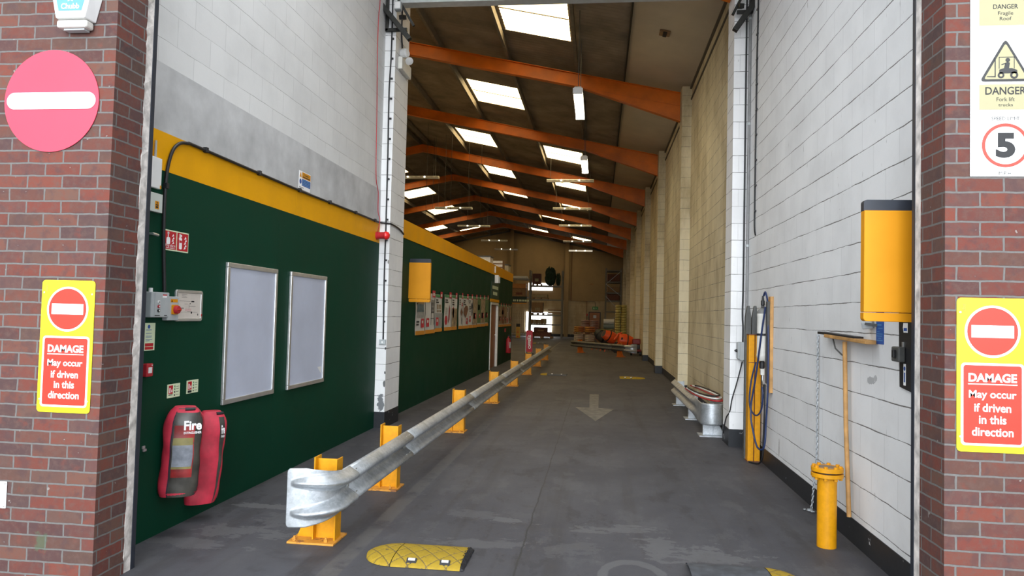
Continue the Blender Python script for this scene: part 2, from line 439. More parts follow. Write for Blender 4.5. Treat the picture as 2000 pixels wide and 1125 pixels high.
# ------------------------------------------------------------------ materials
BRX, BRY = brick_mat('brick_facing', 'x'), brick_mat('brick_reveal', 'y')
WHITE_BLOCK = block_mat('white_painted_block', (.80, .81, .82), dirt=.8, patches=[(5.41, 1.24, .075, .03, (.42, .43, .44)), (5.33, 1.26, .03, .025, (.45, .46, .47)), (9.85, 1.9, .03, .05, (.2, .19, .18)), (8.0, .30, .03, .1, (.5, .5, .5))])
PILLAR_BLOCK = block_mat('chipped_pillar_block', (.84, .84, .84), dirt=.7, patches=[(-3.03, .36, .05, .13, (.17, .18, .19)), (-2.985, .62, .02, .05, (.12, .12, .12)), (-2.982, 1.12, .012, .02, (.06, .06, .06)), (-2.98, .78, .01, .02, (.06, .06, .06)), (-2.98, 2.35, .012, .035, (.25, .24, .22))])
WARM_BLOCK = block_mat('warm_tinted_block', (.70, .62, .43), dirt=.45, grime=.75)  # white blockwork with the hall's warm light put into its colour
BACK_BLOCK = block_mat('dimmed_tinted_block', (.46, .37, .23), grime=.5)  # hall blockwork again, far-end dimness put into its colour
SMOOTH_BLOCK = block_mat('fair_faced_block', (.74, .74, .73), joint=(.40, .39, .37), jw=.0025, dirt=.05, z0=3.546-.2245*4)
CONC = mat('rendered_concrete', (.50, .50, .50), .85, var=.12, scale=3.2, bump=.004)
BLACKP = chipped('black_plinth_paint', (.022, .024, .028), (.42, .43, .45), thr=.64, scale=7)
GREEN = mat('dark_green_board', (.001, .040, .020), .6, var=.05, scale=2, spec=.15)
YELLOWB = mat('yellow_fascia_board', (.80, .37, .003), .5, var=.04, scale=3, spec=.15)
FLOOR = floor_mat()
MORTAR = mat('rough_mortar', (.60, .56, .53), .95, var=.25, scale=14, bump=.01)
NAVY = mat('dark_steel_guide', (.018, .023, .035), .5, var=.1)
ORANGE = mat('orange_steel_paint', (.64, .150, .002), .5, var=.14, scale=2.2)
YELLOWP = chipped('yellow_steel_paint', (.64, .28, .004), (.38, .15, .03), thr=.72, scale=8, rough=.42)
YELLOWF = mat('yellow_sheet_steel', (.66, .27, .008), .45, var=.03, scale=4, spec=.2)
GALV = galv_mat()
ROOFS = mat('fibre_cement_sheet', (.25, .205, .155), .9, var=.2, scale=1.6)
BACKL = mat('tan_end_wall_lining', (.26, .185, .10), .85, var=.06, scale=1.2)
LINER = mat('beige_lining_board', (.55, .48, .38), .8, var=.06, scale=1.2)
PURL = mat('dark_purlin_steel', (.16, .14, .115), .7, var=.15)
SKYL = glow('rooflight_sheet', ROOFCOL, ROOFLIGHT)
LOBL = glow('added_lobby_glow_sheet', LOBBYCOL, LOBBYFILL)  # glow of the unseen sheets added above the lobby
WINL = glow('daylight_window', (.92, .96, 1.0), 6.0)
TUBE = glow('lit_tube', (1.0, .93, .72), 30.0)
BEAMG = mat('pale_grey_steel', (.50, .52, .52), .5, var=.06)
PLAINW = mat('white_plastic', (.80, .80, .79), .4, var=.02)
OFFW = mat('offwhite_metal', (.68, .67, .62), .5, var=.05)
GREYP = mat('grey_enclosure', (.42, .45, .46), .45, var=.03)
DGREY = mat('dark_grey_steel', (.07, .072, .07), .55, var=.15)
BLACK = mat('black_rubber', (.012, .012, .014), .5, var=.1)
DKMET = mat('dark_track_steel', (.030, .030, .027), .5, metal=.5, var=.2)
ALU = mat('brushed_aluminium', (.66, .67, .67), .35, metal=.8, var=.05)
RED = mat('signal_red', (.43, .018, .028), .45, var=.03)
SRED = mat('sign_red', (.52, .028, .010), .4, var=.02)
CRED = mat('crimson_cover_fabric', (.55, .030, .060), .55, var=.16, scale=9, bump=.006)
PINK = mat('sun_faded_pink', (.66, .042, .085), .45, var=.03, scale=3)
SYEL = mat('sign_lemon_yellow', (.76, .68, .004), .4, var=.02)
SWHITE = mat('sign_white', (.92, .92, .92), .4, var=.01)
PALEY = mat('sign_pale_yellow', (.34, .31, .17), .45, var=.02)
SBLACK = mat('sign_black', (.006, .006, .007), .45, var=.02)
PHOTOL = mat('glow_green_sign', (.70, .80, .55), .5, var=.02)
SIGRED = mat('fire_sign_red', (.50, .012, .022), .45, var=.02)
BLUE = mat('sign_blue', (.02, .09, .36), .45, var=.03)
LTBLUE = mat('sky_blue_label', (.10, .30, .52), .45, var=.03)
SAFE = mat('sign_green', (.05, .25, .09), .5, var=.03)
INK = mat('print_grey', (.010, .010, .012), .6, var=0)
SCREW = mat('screw_head', (.45, .45, .43), .4, metal=.6, var=0)
WOOD = mat('pale_broom_wood', (.50, .27, .09), .6, var=.18, scale=9)
BROWN = mat('brown_door_wood', (.30, .11, .035), .5, var=.12)
CARD = mat('brown_cardboard', (.26, .15, .075), .8, var=.12)
RUSTB = mat('rusty_red_brown', (.14, .045, .025), .7, var=.25)
BLUEH = mat('blue_hose', (.015, .03, .10), .4, var=.05)
PANELW = mat('noticeboard_sheet', (.52, .56, .68), .35, var=.05, scale=2)
BMPY = chipped('worn_yellow_rubber', (.33, .22, .018), (.07, .06, .05), thr=.64, scale=13, rough=.7)
BMPB = mat('black_hump_rubber', (.055, .06, .07), .7, var=.25, scale=14)
FADEY = mat('faded_floor_paint', (.155, .145, .125), .8, var=.25, scale=8)

# ------------------------------------------------------------------ the setting
Y0, DY = 9.95, 6.19
RX, RZ, SL = -7.23, 8.75, .206
BACK = 58.3
def roofz(x): return RZ - SL*abs(x-RX)

struct(MB().box(-17, 2.3, 3.0, 58.6, -.2, 0), 'floor', FLOOR)
struct(MB().box(-17, 2.3, -14, 3, -.2, 0).box(-30, -17, -14, 4, -.2, 0).box(2.3, 30, -14, 4, -.2, 0).box(-30, 30, -40, -14, -.2, 0), 'ground_outside', mat('outside_concrete_yard', (.32, .32, .32), .9, scale=3))

# brick piers either side of the opening (front face runs in X, reveal in Y)
def pier(name, x0, x1, xr):
    b = MB(); b.box(x0, x1, 3.9, 4.18, -.05, 6.0)
    b.mi = [0, 0, 0, 0, 1, 1]
    struct(b, name, [BRX, BRY])
pier('wall_front_left', -9.5, -2.853, -2.853); pier('wall_front_right', 1.738, 8, 1.738)
struct(MB().box(-9.5, 8, 3.9, 4.18, 6.0, 9.2), 'wall_front_top', BRX)
def ragged(x0, x1, y0, y1, side):
    random.seed(3); b = MB(); n = 120
    def fn(i, j):
        z = 6.0*i/(n-1); e = random.uniform(-.006, .011)*(1 if j in (1, 2) else 0)
        x = [x0, x0, x1, x1][j] if side > 0 else [x1, x1, x0, x0][j]
        return Vector((x + side*0, [y1, y0-e, y0-e, y1][j], z)) + Vector((side*e*.7 if j in (2, 3) else 0, 0, 0))
    b.grid(fn, n, 4)
    return b
struct(ragged(-3.10, -2.855, 4.181, 4.248, 1), 'trim_1', MORTAR)
struct(MB().box(1.738, 1.92, 4.181, 4.248, 0, 6.0), 'trim_2', MORTAR)
struct(MB().box(-3.118, -2.853, 4.25, 4.292, 0, 6.0), 'trim_3', NAVY, bevel=.004)
struct(MB().box(1.736, 1.92, 4.25, 4.292, 0, 6.0), 'trim_4', NAVY, bevel=.004)

# lobby side, west
struct(MB().box(-3.42, -3.126, 4.29, 10.3, 0, 8.4), 'wall_left', SMOOTH_BLOCK)
struct(MB().box(-3.13, -3.121, 4.29, 9.985, 2.888, 3.372), 'trim_5', CONC)
struct(MB().box(-3.13, -3.119, 4.29, 7.115, 2.612, 2.887).box(-3.13, -3.119, 7.118, 9.98, 2.612, 2.887), 'trim_6', YELLOWB)
struct(MB().box(-3.13, -3.120, 4.29, 6.73, 0, 2.6115).box(-3.13, -3.120, 6.7315, 9.17, 0, 2.6115).box(-3.13, -3.120, 9.1715, 9.98, 0, 2.6115), 'wall_left_panel', GREEN)
# free-standing pier between lobby and shop
struct(MB().box(-3.3, -2.972, 9.985, 10.70, .225, 8.2), 'column_left', PILLAR_BLOCK)
struct(MB().box(-3.3, -2.967, 9.980, 10.705, 0, .225), 'baseboard_left', BLACKP)
struct(MB().box(-17, -3.3, 10.3, 10.6, 0, 9), 'wall_hall_front', WARM_BLOCK)

# long wall, east, with piers at every frame
struct(MB().box(1.922, 2.15, 4.29, 9.9, .18, 7.3), 'wall_right', WHITE_BLOCK)
struct(MB().box(1.922, 2.15, 9.9, 58.6, .18, 7.3), 'wall_right_hall', WARM_BLOCK)
struct(MB().box(1.916, 2.15, 4.29, 58.6, 0, .182), 'baseboard_right', BLACKP)
for k in range(8):
    y = Y0 - .18 + DY*k
    struct(MB().box(1.716, 1.95, y, y+.46, .22, 6.72 if k else 7.0), 'column_right' if k == 0 else 'column_right.%03d' % k, PILLAR_BLOCK if k == 0 else WARM_BLOCK)
    struct(MB().box(1.710, 1.95, y-.005, y+.465, 0, .222), 'baseboard_column', BLACKP)
struct(MB().box(1.90, 1.921, 4.3, 58.4, 6.42, 6.46).box(1.88, 1.921, 4.3, 58.4, 6.66, 6.70), 'trim_7', mat('eaves_rail_steel', (.09, .075, .055), .7))
# end and far walls
b = MB(); b.prism(Fr((0, BACK, 0), (1, 0, 0), (0, 0, 1)), [(-17, 0), (2.1, 0), (2.1, roofz(1.9)), (RX, roofz(RX)), (-17, roofz(-17))], -.3, 0)
struct(b, 'wall_back', BACK_BLOCK)
struct(MB().box(-17, 2.0, BACK-.02, BACK, 2.9, 8.6), 'wall_back_lining', BACKL)
struct(MB().box(-7.2, -6.93, BACK-.3, BACK-.02, 0, 8.5), 'column_back', BACKL)
struct(MB().box(-2.75, -2.43, BACK-.3, BACK-.02, 0, 7.6), 'column_back.001', BACKL)
struct(MB().box(-17, 2, BACK-.03, BACK-.001, 0, .2), 'baseboard_back', BLACKP)
struct(MB().box(-16.9, -16.6, 10.5, 58.6, 0, 7.2), 'wall_hall_left', WARM_BLOCK)

# steel frames
for k in range(0, 8):
    y = Y0 + DY*k + .05
    b = MB(); F = Fr((0, y, 0), (1, 0, 0), (0, 0, 1))
    zt = lambda x: 8.47 - .2055*abs(x-RX)
    def mem(sg):
        X = lambda d: RX + sg*d
        E_ = 8.93; D = .285
        web = [(X(0), zt(RX)-.01), (X(E_), zt(X(E_))-.01), (X(E_), 6.01), (X(6.65), zt(X(6.65))-D), (X(0), zt(RX)-D-.01)]
        b.prism(F, web, -.006, .006)
        fl_ = lambda a, c, t: b.prism(F, [(a[0], a[1]), (c[0], c[1]), (c[0], c[1]-t), (a[0], a[1]-t)], -.075, .075)
        fl_((X(0), zt(RX)), (X(E_), zt(X(E_))), .014)
        fl_((X(0), zt(RX)-D), (X(6.65), zt(X(6.65))-D), .014)
        b.prism(F, [(X(6.5), zt(X(6.5))-D), (X(E_), zt(X(E_))-D+.01), (X(E_), zt(X(E_))-D-.004), (X(6.5), zt(X(6.5))-D-.014)], -.02, .02)
        fl_((X(6.65), zt(X(6.65))-D), (X(E_), 6.01), .014)
        b.box(min(X(0), X(.012)), max(X(0), X(.012)), y-.075, y+.075, zt(RX)-D-.02, zt(RX))
    mem(1); mem(-1)
    struct(b, 'ceiling_beam' if k == 0 else 'ceiling_beam.%03d' % k, ORANGE)
struct(MB().beam((RX, BACK-.05, roofz(RX)-.3), (1.8, BACK-.05, roofz(1.8)-.3), .1, .12).beam((RX, BACK-.05, roofz(RX)-.3), (-16, BACK-.05, roofz(-16)-.3), .1, .12), 'ceiling_beam_gable', DGREY)

# purlins
b = MB()
PX = [-5.37, -3.80, -2.17, -.60, -8.9, -10.85, -12.6, -14.4]
for x in PX: b.box(x-.03, x+.03, 4.3, 58.3, roofz(x)-.24, roofz(x)-.06)
b.box(RX-.2, RX-.14, 4.3, 58.3, roofz(RX)-.26, roofz(RX)-.09).box(RX+.14, RX+.2, 4.3, 58.3, roofz(RX)-.26, roofz(RX)-.09)
struct(b, 'ceiling_purlin', PURL)

# roof sheets (corrugated across Y) with translucent rooflight sheets let in, plus added glow sheets
edges = [1.96, .50, -.60, -2.17, -3.80, -5.37, RX, -8.9, -10.85, -12.6, -14.4, -16.9]
mid = lambda k: Y0 + DY*(k-1) + DY/2 + .95      # centre of bay k
lights = {}
def rl(strip, y, hw=1.0): lights.setdefault(strip, []).append((y-hw, y+hw))
ST = {'a': 2, 'b': 3, 'c': 4, 'd': 5, 'la': 7, 'lb': 8, 'lc': 9}
rl(ST['a'], 5.9, 1.2); rl(ST['c'], 5.9, 1.2); rl(ST['b'], 5.9, 1.2)  # unseen glowing sheets added to brighten the lobby
rl(ST['a'], 13.98); rl(ST['c'], 13.7)
rl(ST['b'], 20.15); rl(ST['la'], 20.1)  # the left-slope sheet here is unseen, added to light the hall
rl(ST['c'], 26.45); rl(ST['a'], 26.45)
rl(ST['c'], 32.75); rl(ST['a'], 32.3)
rl(ST['c'], 38.4); rl(ST['a'], 38.3)
rl(ST['b'], 45.3, .8); rl(ST['la'], 45.0)
rl(ST['lb'], 51.2); rl(ST['c'], 55.6, .8); rl(ST['a'], 55.2, .7); rl(ST['la'], 55.2, .7)
rl(ST['la'], 26.4); rl(ST['la'], 32.6); rl(ST['la'], 38.6)  # unseen left-slope sheets, added for more light in the hall

PITCH = .146
def sheet(b, xa, xb, ya, yb, dz=0.0, amp=.022):
    n = max(2, int(round((yb-ya)/(PITCH/4))))
    def fn(i, j):
        y = ya + (yb-ya)*i/n; x = xa if j == 0 else xb
        return Vector((x, y, roofz(x) + dz + amp*sin(2*pi*y/PITCH)))
    b.grid(fn, n+1, 2)
b = MB(); sl_i = 1
for s in range(1, len(edges)-1):
    xa, xb = edges[s], edges[s+1]
    y = 4.0
    for (ya, yb) in sorted(lights.get(s, [])):
        sheet(b, xa, xb, y, ya); y = yb
        xin, xout = xa + (xb-xa)*.06, xb - (xb-xa)*.06
        sheet(b, xa, xin, ya, yb); sheet(b, xout, xb, ya, yb)
        g = MB(); sheet(g, xin, xout, ya-.02, yb+.02, .012)
        o = struct(g, 'window_%d' % sl_i, LOBL if yb < 8 else SKYL); sl_i += 1  # the sheets nearest the street are added glow, not seen rooflights
        # lap of the sheet across the rooflight and its side trims
        h = MB(); ym = ya + (yb-ya)*.42
        h.beam((xin, ym, roofz(xin)-.03), (xout, ym, roofz(xout)-.03), .03, .012)
        h.build('lap_rail', PURL, o)
    sheet(b, xa, xb, y, 58.4)
struct(b, 'ceiling', ROOFS, smooth=60)
struct(MB().prism(Fr((0, 0, 0), (1, 0, 0), (0, 0, 1)), [(.50, roofz(.5)-.05), (1.96, roofz(1.96)-.05), (1.96, roofz(1.96)-.02), (.50, roofz(.5)-.02)], -58.3, -4.2), 'ceiling_lining', LINER)
b = MB()
for x in (0.5,): b.box(x-.035, x-.004, 4.3, 58.3, roofz(x)-.10, roofz(x)+.0)
struct(b, 'trim_8', mat('painted_gap_shade', (.03, .026, .02), .8))  # dark strip whose colour stands in for shade in the lining gap
struct(MB().prism(Fr((0, 0, 0), (1, 0, 0), (0, 0, 1)), [(2.4, roofz(2.4)+.08), (2.4, roofz(2.4)+.12), (RX, RZ+.12), (-17, roofz(-17)+.12), (-17, roofz(-17)+.08), (RX, RZ+.08)], -58.7, -3.9), 'roof', ROOFS)  # unseen outer slab added to stop light leaking through the sheets

# steel beam across the head of the lobby
struct(MB().box(-3.0, 1.72, 10.02, 10.2, 6.10, 6.16).box(-3.0, 1.72, 10.1, 10.12, 6.16, 6.7), 'lintel', BEAMG)

# shop unit inside
b = MB(); xo = -3.184
b.box(-3.3, xo, 10.705, 21.22, 0, 2.85).box(-3.3, xo, 22.85, 26.6, 0, 2.85).box(-3.3, xo, 21.22, 22.85, 2.0, 2.85).box(-9, -3.3, 26.45, 26.6, 0, 2.85).box(-9.0, -8.9, 10.7, 26.6, 0, 2.85)
struct(b, 'wall_shop', GREEN)
struct(MB().box(-3.31, xo+.012, 10.71, 16.2, 2.852, 3.15).box(-3.31, xo+.012, 16.203, 21.7, 2.852, 3.15).box(-3.31, xo+.012, 21.703, 26.615, 2.852, 3.15).box(-9, -3.31, 26.5, 26.615, 2.852, 3.15), 'trim_9', YELLOWB)
struct(MB().box(-9, -3.31, 10.65, 26.5, 2.9, 3.1), 'ceiling_shop', LINER)
# ------------------------------------------------------------------ signs on the brickwork
def screws(parent, F, pts, n=.004, r=.006):
    for (a, c) in pts:
        b = MB(); b.cyl(F.p(a, c, n), F.p(a, c, n+.003), r, n=10); b.build('screw', SCREW, parent)

t = thing('no_entry_sign', 'large round sun-faded pink no entry disc on the brick pier above the yellow damage sign', 'sign', (-3.248, 3.9, 2.535))
F = front(-3.248, 3.898, 2.840)
MB().prism(F, circ(.305, 72), .001, .005).build('disc', PINK, t)
MB().prism(F, rrect(.572, .100, .05, 10), .005, .009).build('white_bar', SWHITE, t)
screws(t, F, [(-.27, 0), (.27, 0)], .009, .007)

def damage(x, z, label):
    t = thing('damage_warning_sign', label, 'sign', (x, 3.9, z-.385), 'yellow damage warning signs')
    F = front(x, 3.898, z); P = .003
    MB().prism(F, rrect(.336, .770, .022), .0005, P).build('panel', SYEL, t)
    cy = .385-.168
    MB().prism(F, circ(.131, 60, 0, cy), P, P+.0007).build('symbol_border', SWHITE, t)
    MB().prism(F, circ(.119, 60, 0, cy), P+.0007, P+.0014).build('symbol_disc', SRED, t)
    MB().prism(F, rect(-.100, .100, cy-.031, cy+.031), P+.0014, P+.002).build('symbol_bar', SWHITE, t)
    MB().prism(F, rrect(.296, .412, .02, cy=-.147), P, P+.0007).build('text_border', SWHITE, t)
    MB().prism(F, rrect(.272, .388, .012, cy=-.147), P+.0007, P+.0014).build('text_panel', SRED, t)
    n = P+.0019
    for s, zz, w_, h_, bo in (('DAMAGE', -.014, .226, .044, .035), ('May occur', -.102, .222, .050, .020), ('if driven', -.163, .172, .043, .020), ('in this', -.222, .128, .043, .020), ('direction', -.283, .194, .043, .020)):
        text(t, F, s, 0, zz, SWHITE, w=w_, h=h_, n=n, bold=bo)
    MB().prism(F, rect(-.115, .115, -.049, -.044), P+.0014, n).build('underline', SWHITE, t)
    text(t, F, 'aba', -.137, .335, mat('sign_maker_brown', (.55, .22, .06), .5, var=0) if 'sign_maker_brown' not in bpy.data.materials else bpy.data.materials['sign_maker_brown'], w=.034, n=n, R=pi/2)
    screws(t, F, [(-.152, .312), (.152, .306), (-.152, -.31), (.152, -.315)], P, .0055)
damage(-3.080, 1.392, 'yellow and red damage warning sign on brick pier under the round pink disc')
damage(1.961, 1.399, 'yellow and red damage warning sign on brick pier below the fork lift warning')

# white hazard boards, one above the other
def board(name, z0_, z1_, label):
    t = thing(name, label, 'sign', (2.022, 3.9, z0_), 'white hazard boards stacked on the brick pier')
    F = front(2.022, 3.898, (z0_+z1_)/2)
    MB().prism(F, rect(-.167, .167, -(z1_-z0_)/2+.001, (z1_-z0_)/2-.001), .0005, .003).build('panel', SWHITE, t)
    h = (z1_-z0_)/2
    screws(t, F, [(-.158, h-.012), (-.158, -h+.012), (.158, h-.012), (.158, -h+.012)], .003, .004)
    return t, F
def tri(t, F, cy, half, hgt):
    o = [(-half, cy-hgt/2), (half, cy-hgt/2), (0, cy+hgt/2)]
    MB().prism(F, rpoly(o, .016), .003, .0037).build('triangle_border', SBLACK, t)
    k = .83
    i_ = [(a*k, (c-(cy-hgt/6))*k + cy-hgt/6) for a, c in o]
    MB().prism(F, rpoly(i_, .008), .0037, .0044).build('triangle_field', PALEY, t)
t, F = board('fragile_roof_sign', 3.143, 3.572, 'white board reading danger fragile roof, topmost of three hazard boards')
tri(t, F, .07, .124, .218)
MB().prism(F, rect(-.125, .145, -.185, -.05), .003, .0037).build('text_panel', PALEY, t)
text(t, F, 'DANGER', 0, -.088, INK, w=.118, h=.024, n=.0044, bold=.01)
text(t, F, 'Fragile', 0, -.125, INK, w=.072, h=.024, n=.0044); text(t, F, 'Roof', 0, -.15, INK, w=.055, h=.018, n=.0044)
t, F = board('fork_lift_sign', 2.716, 3.143, 'white board with yellow fork lift triangle, middle one of three hazard boards')
tri(t, F, .065, .124, .222)
b = MB(); q = lambda p: b.prism(F, p, .0044, .005)
q([(-.03, -.005), (.055, -.005), (.055, .012), (.03, .022), (-.01, .022), (-.03, .015)])
q(rect(-.052, -.047, -.02, .085)); q([(-.085, -.024), (-.048, -.019), (-.048, -.013), (-.085, -.02)]) if False else q([(-.088, -.022), (-.047, -.024), (-.047, -.018), (-.088, -.018)])
q(rect(-.032, -.029, .02, .08)); q(rect(-.032, .042, .077, .081)); q(rect(.039, .042, .02, .08))
q(circ(.011, 16, .01, .064)); q([(-.008, .022), (.016, .022), (.02, .05), (.008, .056), (-.002, .048)]); q([(-.02, .038), (.0, .044), (.0, .049), (-.02, .043)])
q(circ(.016, 18, -.022, -.014)); q(circ(.019, 18, .04, -.014))
b.build('fork_lift_symbol', SBLACK, t)
MB().prism(F, circ(.007, 14, -.022, -.014), .005, .0054).build('wheel_print', PALEY, t); MB().prism(F, circ(.009, 14, .04, -.014), .005, .0054).build('wheel_print', PALEY, t)
MB().prism(F, rect(-.125, .145, -.19, -.06), .003, .0037).build('text_panel', PALEY, t)
text(t, F, 'DANGER', 0, -.093, INK, w=.192, h=.040, n=.0044, bold=.015)
text(t, F, 'Fork lift', 0, -.137, INK, w=.085, h=.02, n=.0044); text(t, F, 'trucks', 0, -.165, INK, w=.068, h=.016, n=.0044)
t, F = board('speed_limit_sign', 2.399, 2.716, 'white five miles per hour speed limit board, bottom one of three hazard boards')
b = MB(); b.ring(F, circ(.112, 60), circ(.096, 60), .003, .0038); b.build('red_ring', SRED, t)
text(t, F, '5', 0, 0, INK, w=.092, h=.128, n=.004, bold=.05)
text(t, F, 'SPEED LIMIT', 0, .137, INK, w=.132, h=.018, n=.004); text(t, F, 'M.P.H.', 0, -.142, INK, w=.062, h=.018, n=.004)

# alarm bell box
t = thing('alarm_bell_box', 'white tapered alarm box with pale blue label high on the brick pier', 'alarm', (-3.09, 3.9, 3.24))
F = front(-3.09, 3.898, 3.30)
o = [(-.105, 0), (.105, 0), (.155, .20), (.155, .32), (-.155, .32), (-.155, .20)]
b = MB(); m_ = len(o); vs = [F.p(a, c, 0) for a, c in o] + [F.p(a*.86, c*.97+.004, .085) for a, c in o]
b.add(vs, [tuple(range(m_))[::-1], tuple(range(m_, 2*m_))] + [(i, (i+1) % m_, m_+(i+1) % m_, m_+i) for i in range(m_)])
b.build('cover', PLAINW, t, bevel=.006)
MB().prism(F, [(-.072, .045), (.072, .045), (.11, .19), (.11, .29), (-.11, .29), (-.11, .19)], .0855, .0865).build('label_panel', LTBLUE, t)
text(t, F, 'Chubb', 0, .072, SWHITE, w=.115, h=.034, n=.0872, bold=.02)
b = MB(); b.prism(F, [(-.016, .10), (-.004, .105), (0, .12), (.004, .105), (.016, .10), (.012, .125), (-.012, .125)], .0866, .0872); b.build('emblem', SWHITE, t)
b = MB(); vs = [F.p(a, c, n) for n, k, in ((.012, 1),) for a, c in ()]
b.box(-3.185, -2.995, 3.825, 3.895, 3.253, 3.299); b.build('strobe_lens', OFFW, t, bevel=.012)
MB().box(-3.15, -3.02, 3.845, 3.89, 3.243, 3.253).build('sounder_slot', GREYP, t)

t = thing('wall_plaque', 'small white plaque with two screws low on the brick pier', 'sign', (-3.50, 3.9, .438))
F = front(-3.50, 3.898, .515)
MB().prism(F, rect(-.088, .088, -.077, .077), 0, .006).build('panel', SWHITE, t, bevel=.002)
screws(t, F, [(.078, .066), (.078, -.066)], .006, .004)

# ------------------------------------------------------------------ west wall fittings
W = -3.1195
def bx(t, name, y0, y1, z0_, z1_, d0, d1, m, bev=.004, x=W): return MB().box(x+d0, x+d1, y0, y1, z0_, z1_).build(name, m, t, bevel=bev)

t = thing('electrical_cable', 'thick black cable looping from control box up and along yellow fascia to the white pillar', 'cable', (W, 4.86, 1.74))
path = [(4.873, 1.745), (4.832, 2.184), (4.836, 2.55), (4.885, 2.745), (4.97, 2.838), (5.09, 2.872), (5.22, 2.876), (6.217, 2.874), (7.183, 2.874), (8.134, 2.884), (9.046, 2.894), (9.86, 2.900)]
pts = spline([(W+.016, y, z) for y, z in path] + [(-3.07, 9.965, 2.90), (-2.99, 9.965, 2.895), (-2.957, 10.02, 2.89), (-2.957, 10.4, 2.87), (-2.957, 10.66, 2.82)], 6)
MB().tube(pts, .0125, 10).build('sheath', BLACK, t, smooth=60)
for y, z in ((4.836, 2.5), (5.34, 2.876), (6.25, 2.874), (7.15, 2.874), (8.0, 2.883), (8.9, 2.893), (9.7, 2.9)):
    a = .022 if y > 4.9 else .012
    MB().box(W, W+.034, y-.016, y+.016, z-.018, z+.024).build('clip', BLACK, t, bevel=.003)

t = thing('fire_call_point_sign', 'red double sign with white hand and fire extinguisher symbols beside the black cable', 'sign', (W, 5.018, 2.048))
F = lwall(5.018, 2.122, W)
MB().prism(F, rect(-.155, .155, -.075, .075), 0, .003).build('panel', PHOTOL, t)
for cx in (-.077, .077): MB().prism(F, rect(cx-.071, cx+.071, -.066, .066), .003, .0037).build('red_field', SIGRED, t)
b = MB(); q = lambda p: b.prism(F, p, .0037, .0043)
q(rrect(.045, .052, .014, cx=-.105, cy=-.005)); q(rect(-.113, -.104, .02, .055)); q(rect(-.117, -.098, .045, .060))
for k, (cx, cy) in enumerate(((-.05, .035), (-.044, .015), (-.052, -.002), (-.046, -.02))): q([(cx-.012, cy-.008), (cx+.014, cy), (cx+.004, cy+.014)])
b.build('call_point_symbol', SWHITE, t)
text(t, F, 'Fire alarm', -.077, -.037, SWHITE, w=.118, h=.018, n=.0043); text(t, F, 'call point', -.077, -.056, SWHITE, w=.11, h=.019, n=.0043)
b = MB(); q(rrect(.036, .085, .01, cx=.05, cy=-.012)); q(rect(.043, .057, .03, .045)); q([(.03, .05), (.066, .04), (.066, .052), (.035, .06)]); q([(.026, .018), (.032, .02), (.042, .05), (.036, .054)])
for (cx, cy) in ((.11, .03), (.118, .01), (.108, -.008), (.116, -.028), (.106, -.045)): q([(cx-.014, cy-.008), (cx+.014, cy), (cx+.003, cy+.016)])
b.build('extinguisher_symbol', SWHITE, t)
MB().prism(F, rect(.034, .066, -.006, .012), .0043, .0047).build('symbol_band', SIGRED, t)

for i, (ya, yb, lab) in enumerate(((5.742, 6.70, 'wide aluminium framed blank noticeboard closer to the grey control box'), (7.012, 7.982, 'aluminium framed blank noticeboard closer to the white pillar'))):
    t = thing('noticeboard', lab, 'noticeboard', (W, (ya+yb)/2, .826), 'aluminium framed noticeboards on green boarding')
    F = lwall((ya+yb)/2, 1.425, W); w_, h_ = yb-ya, 1.198
    MB().prism(F, rect(-w_/2+.02, w_/2-.02, -h_/2+.02, h_/2-.02), 0, .014).build('display_sheet', PANELW, t)
    for nm, p in (('frame_rail', rect(-w_/2, w_/2, h_/2-.042, h_/2)), ('frame_rail', rect(-w_/2, w_/2, -h_/2, -h_/2+.042)), ('frame_stile', rect(-w_/2, -w_/2+.042, -h_/2+.042, h_/2-.042)), ('frame_stile', rect(w_/2-.042, w_/2, -h_/2+.042, h_/2-.042))):
        MB().prism(F, p, 0, .026).build(nm, ALU, t, bevel=.005)
    if i: MB().prism(F, [(.30, -.42), (.415, -.50), (.42, -.42)], .0142, .0146).build('paper_scrap', PLAINW, t)

t = thing('electrical_caution_sign', 'small yellow and blue caution notice on the grey rendered band', 'sign', (-3.1205, 7.307, 2.9))
F = lwall(7.307, 2.995, -3.1205)
MB().prism(F, rect(-.15, .15, -.095, .095), 0, .003).build('panel', SWHITE, t)
MB().prism(F, rect(-.075, .145, .025, .088), .003, .0037).build('caution_band', SYEL if False else YELLOWF, t)
MB().prism(F, rect(-.075, .145, -.055, .018), .003, .0037).build('advice_band', BLUE, t)
MB().prism(F, rpoly([(-.14, .03), (-.085, .03), (-.112, .085)], .006), .003, .0037).build('warning_triangle', YELLOWF, t)
MB().prism(F, circ(.026, 24, -.112, -.015), .003, .0037).build('mandatory_disc', BLUE, t)
text(t, F, 'Caution', .035, .067, SBLACK, w=.11, h=.022, n=.0042, bold=.02)
MB().prism(F, rect(-.06, .13, .035, .045), .0037, .0042).build('print_line', INK, t)
for z in (.006, -.010, -.026, -.042): MB().prism(F, rect(-.065, .13, z-.003, z+.003), .0037, .0042).build('print_line', LTBLUE, t)
MB().prism(F, rect(-.14, -.03, -.078, -.073), .003, .0035).build('print_line', INK, t)

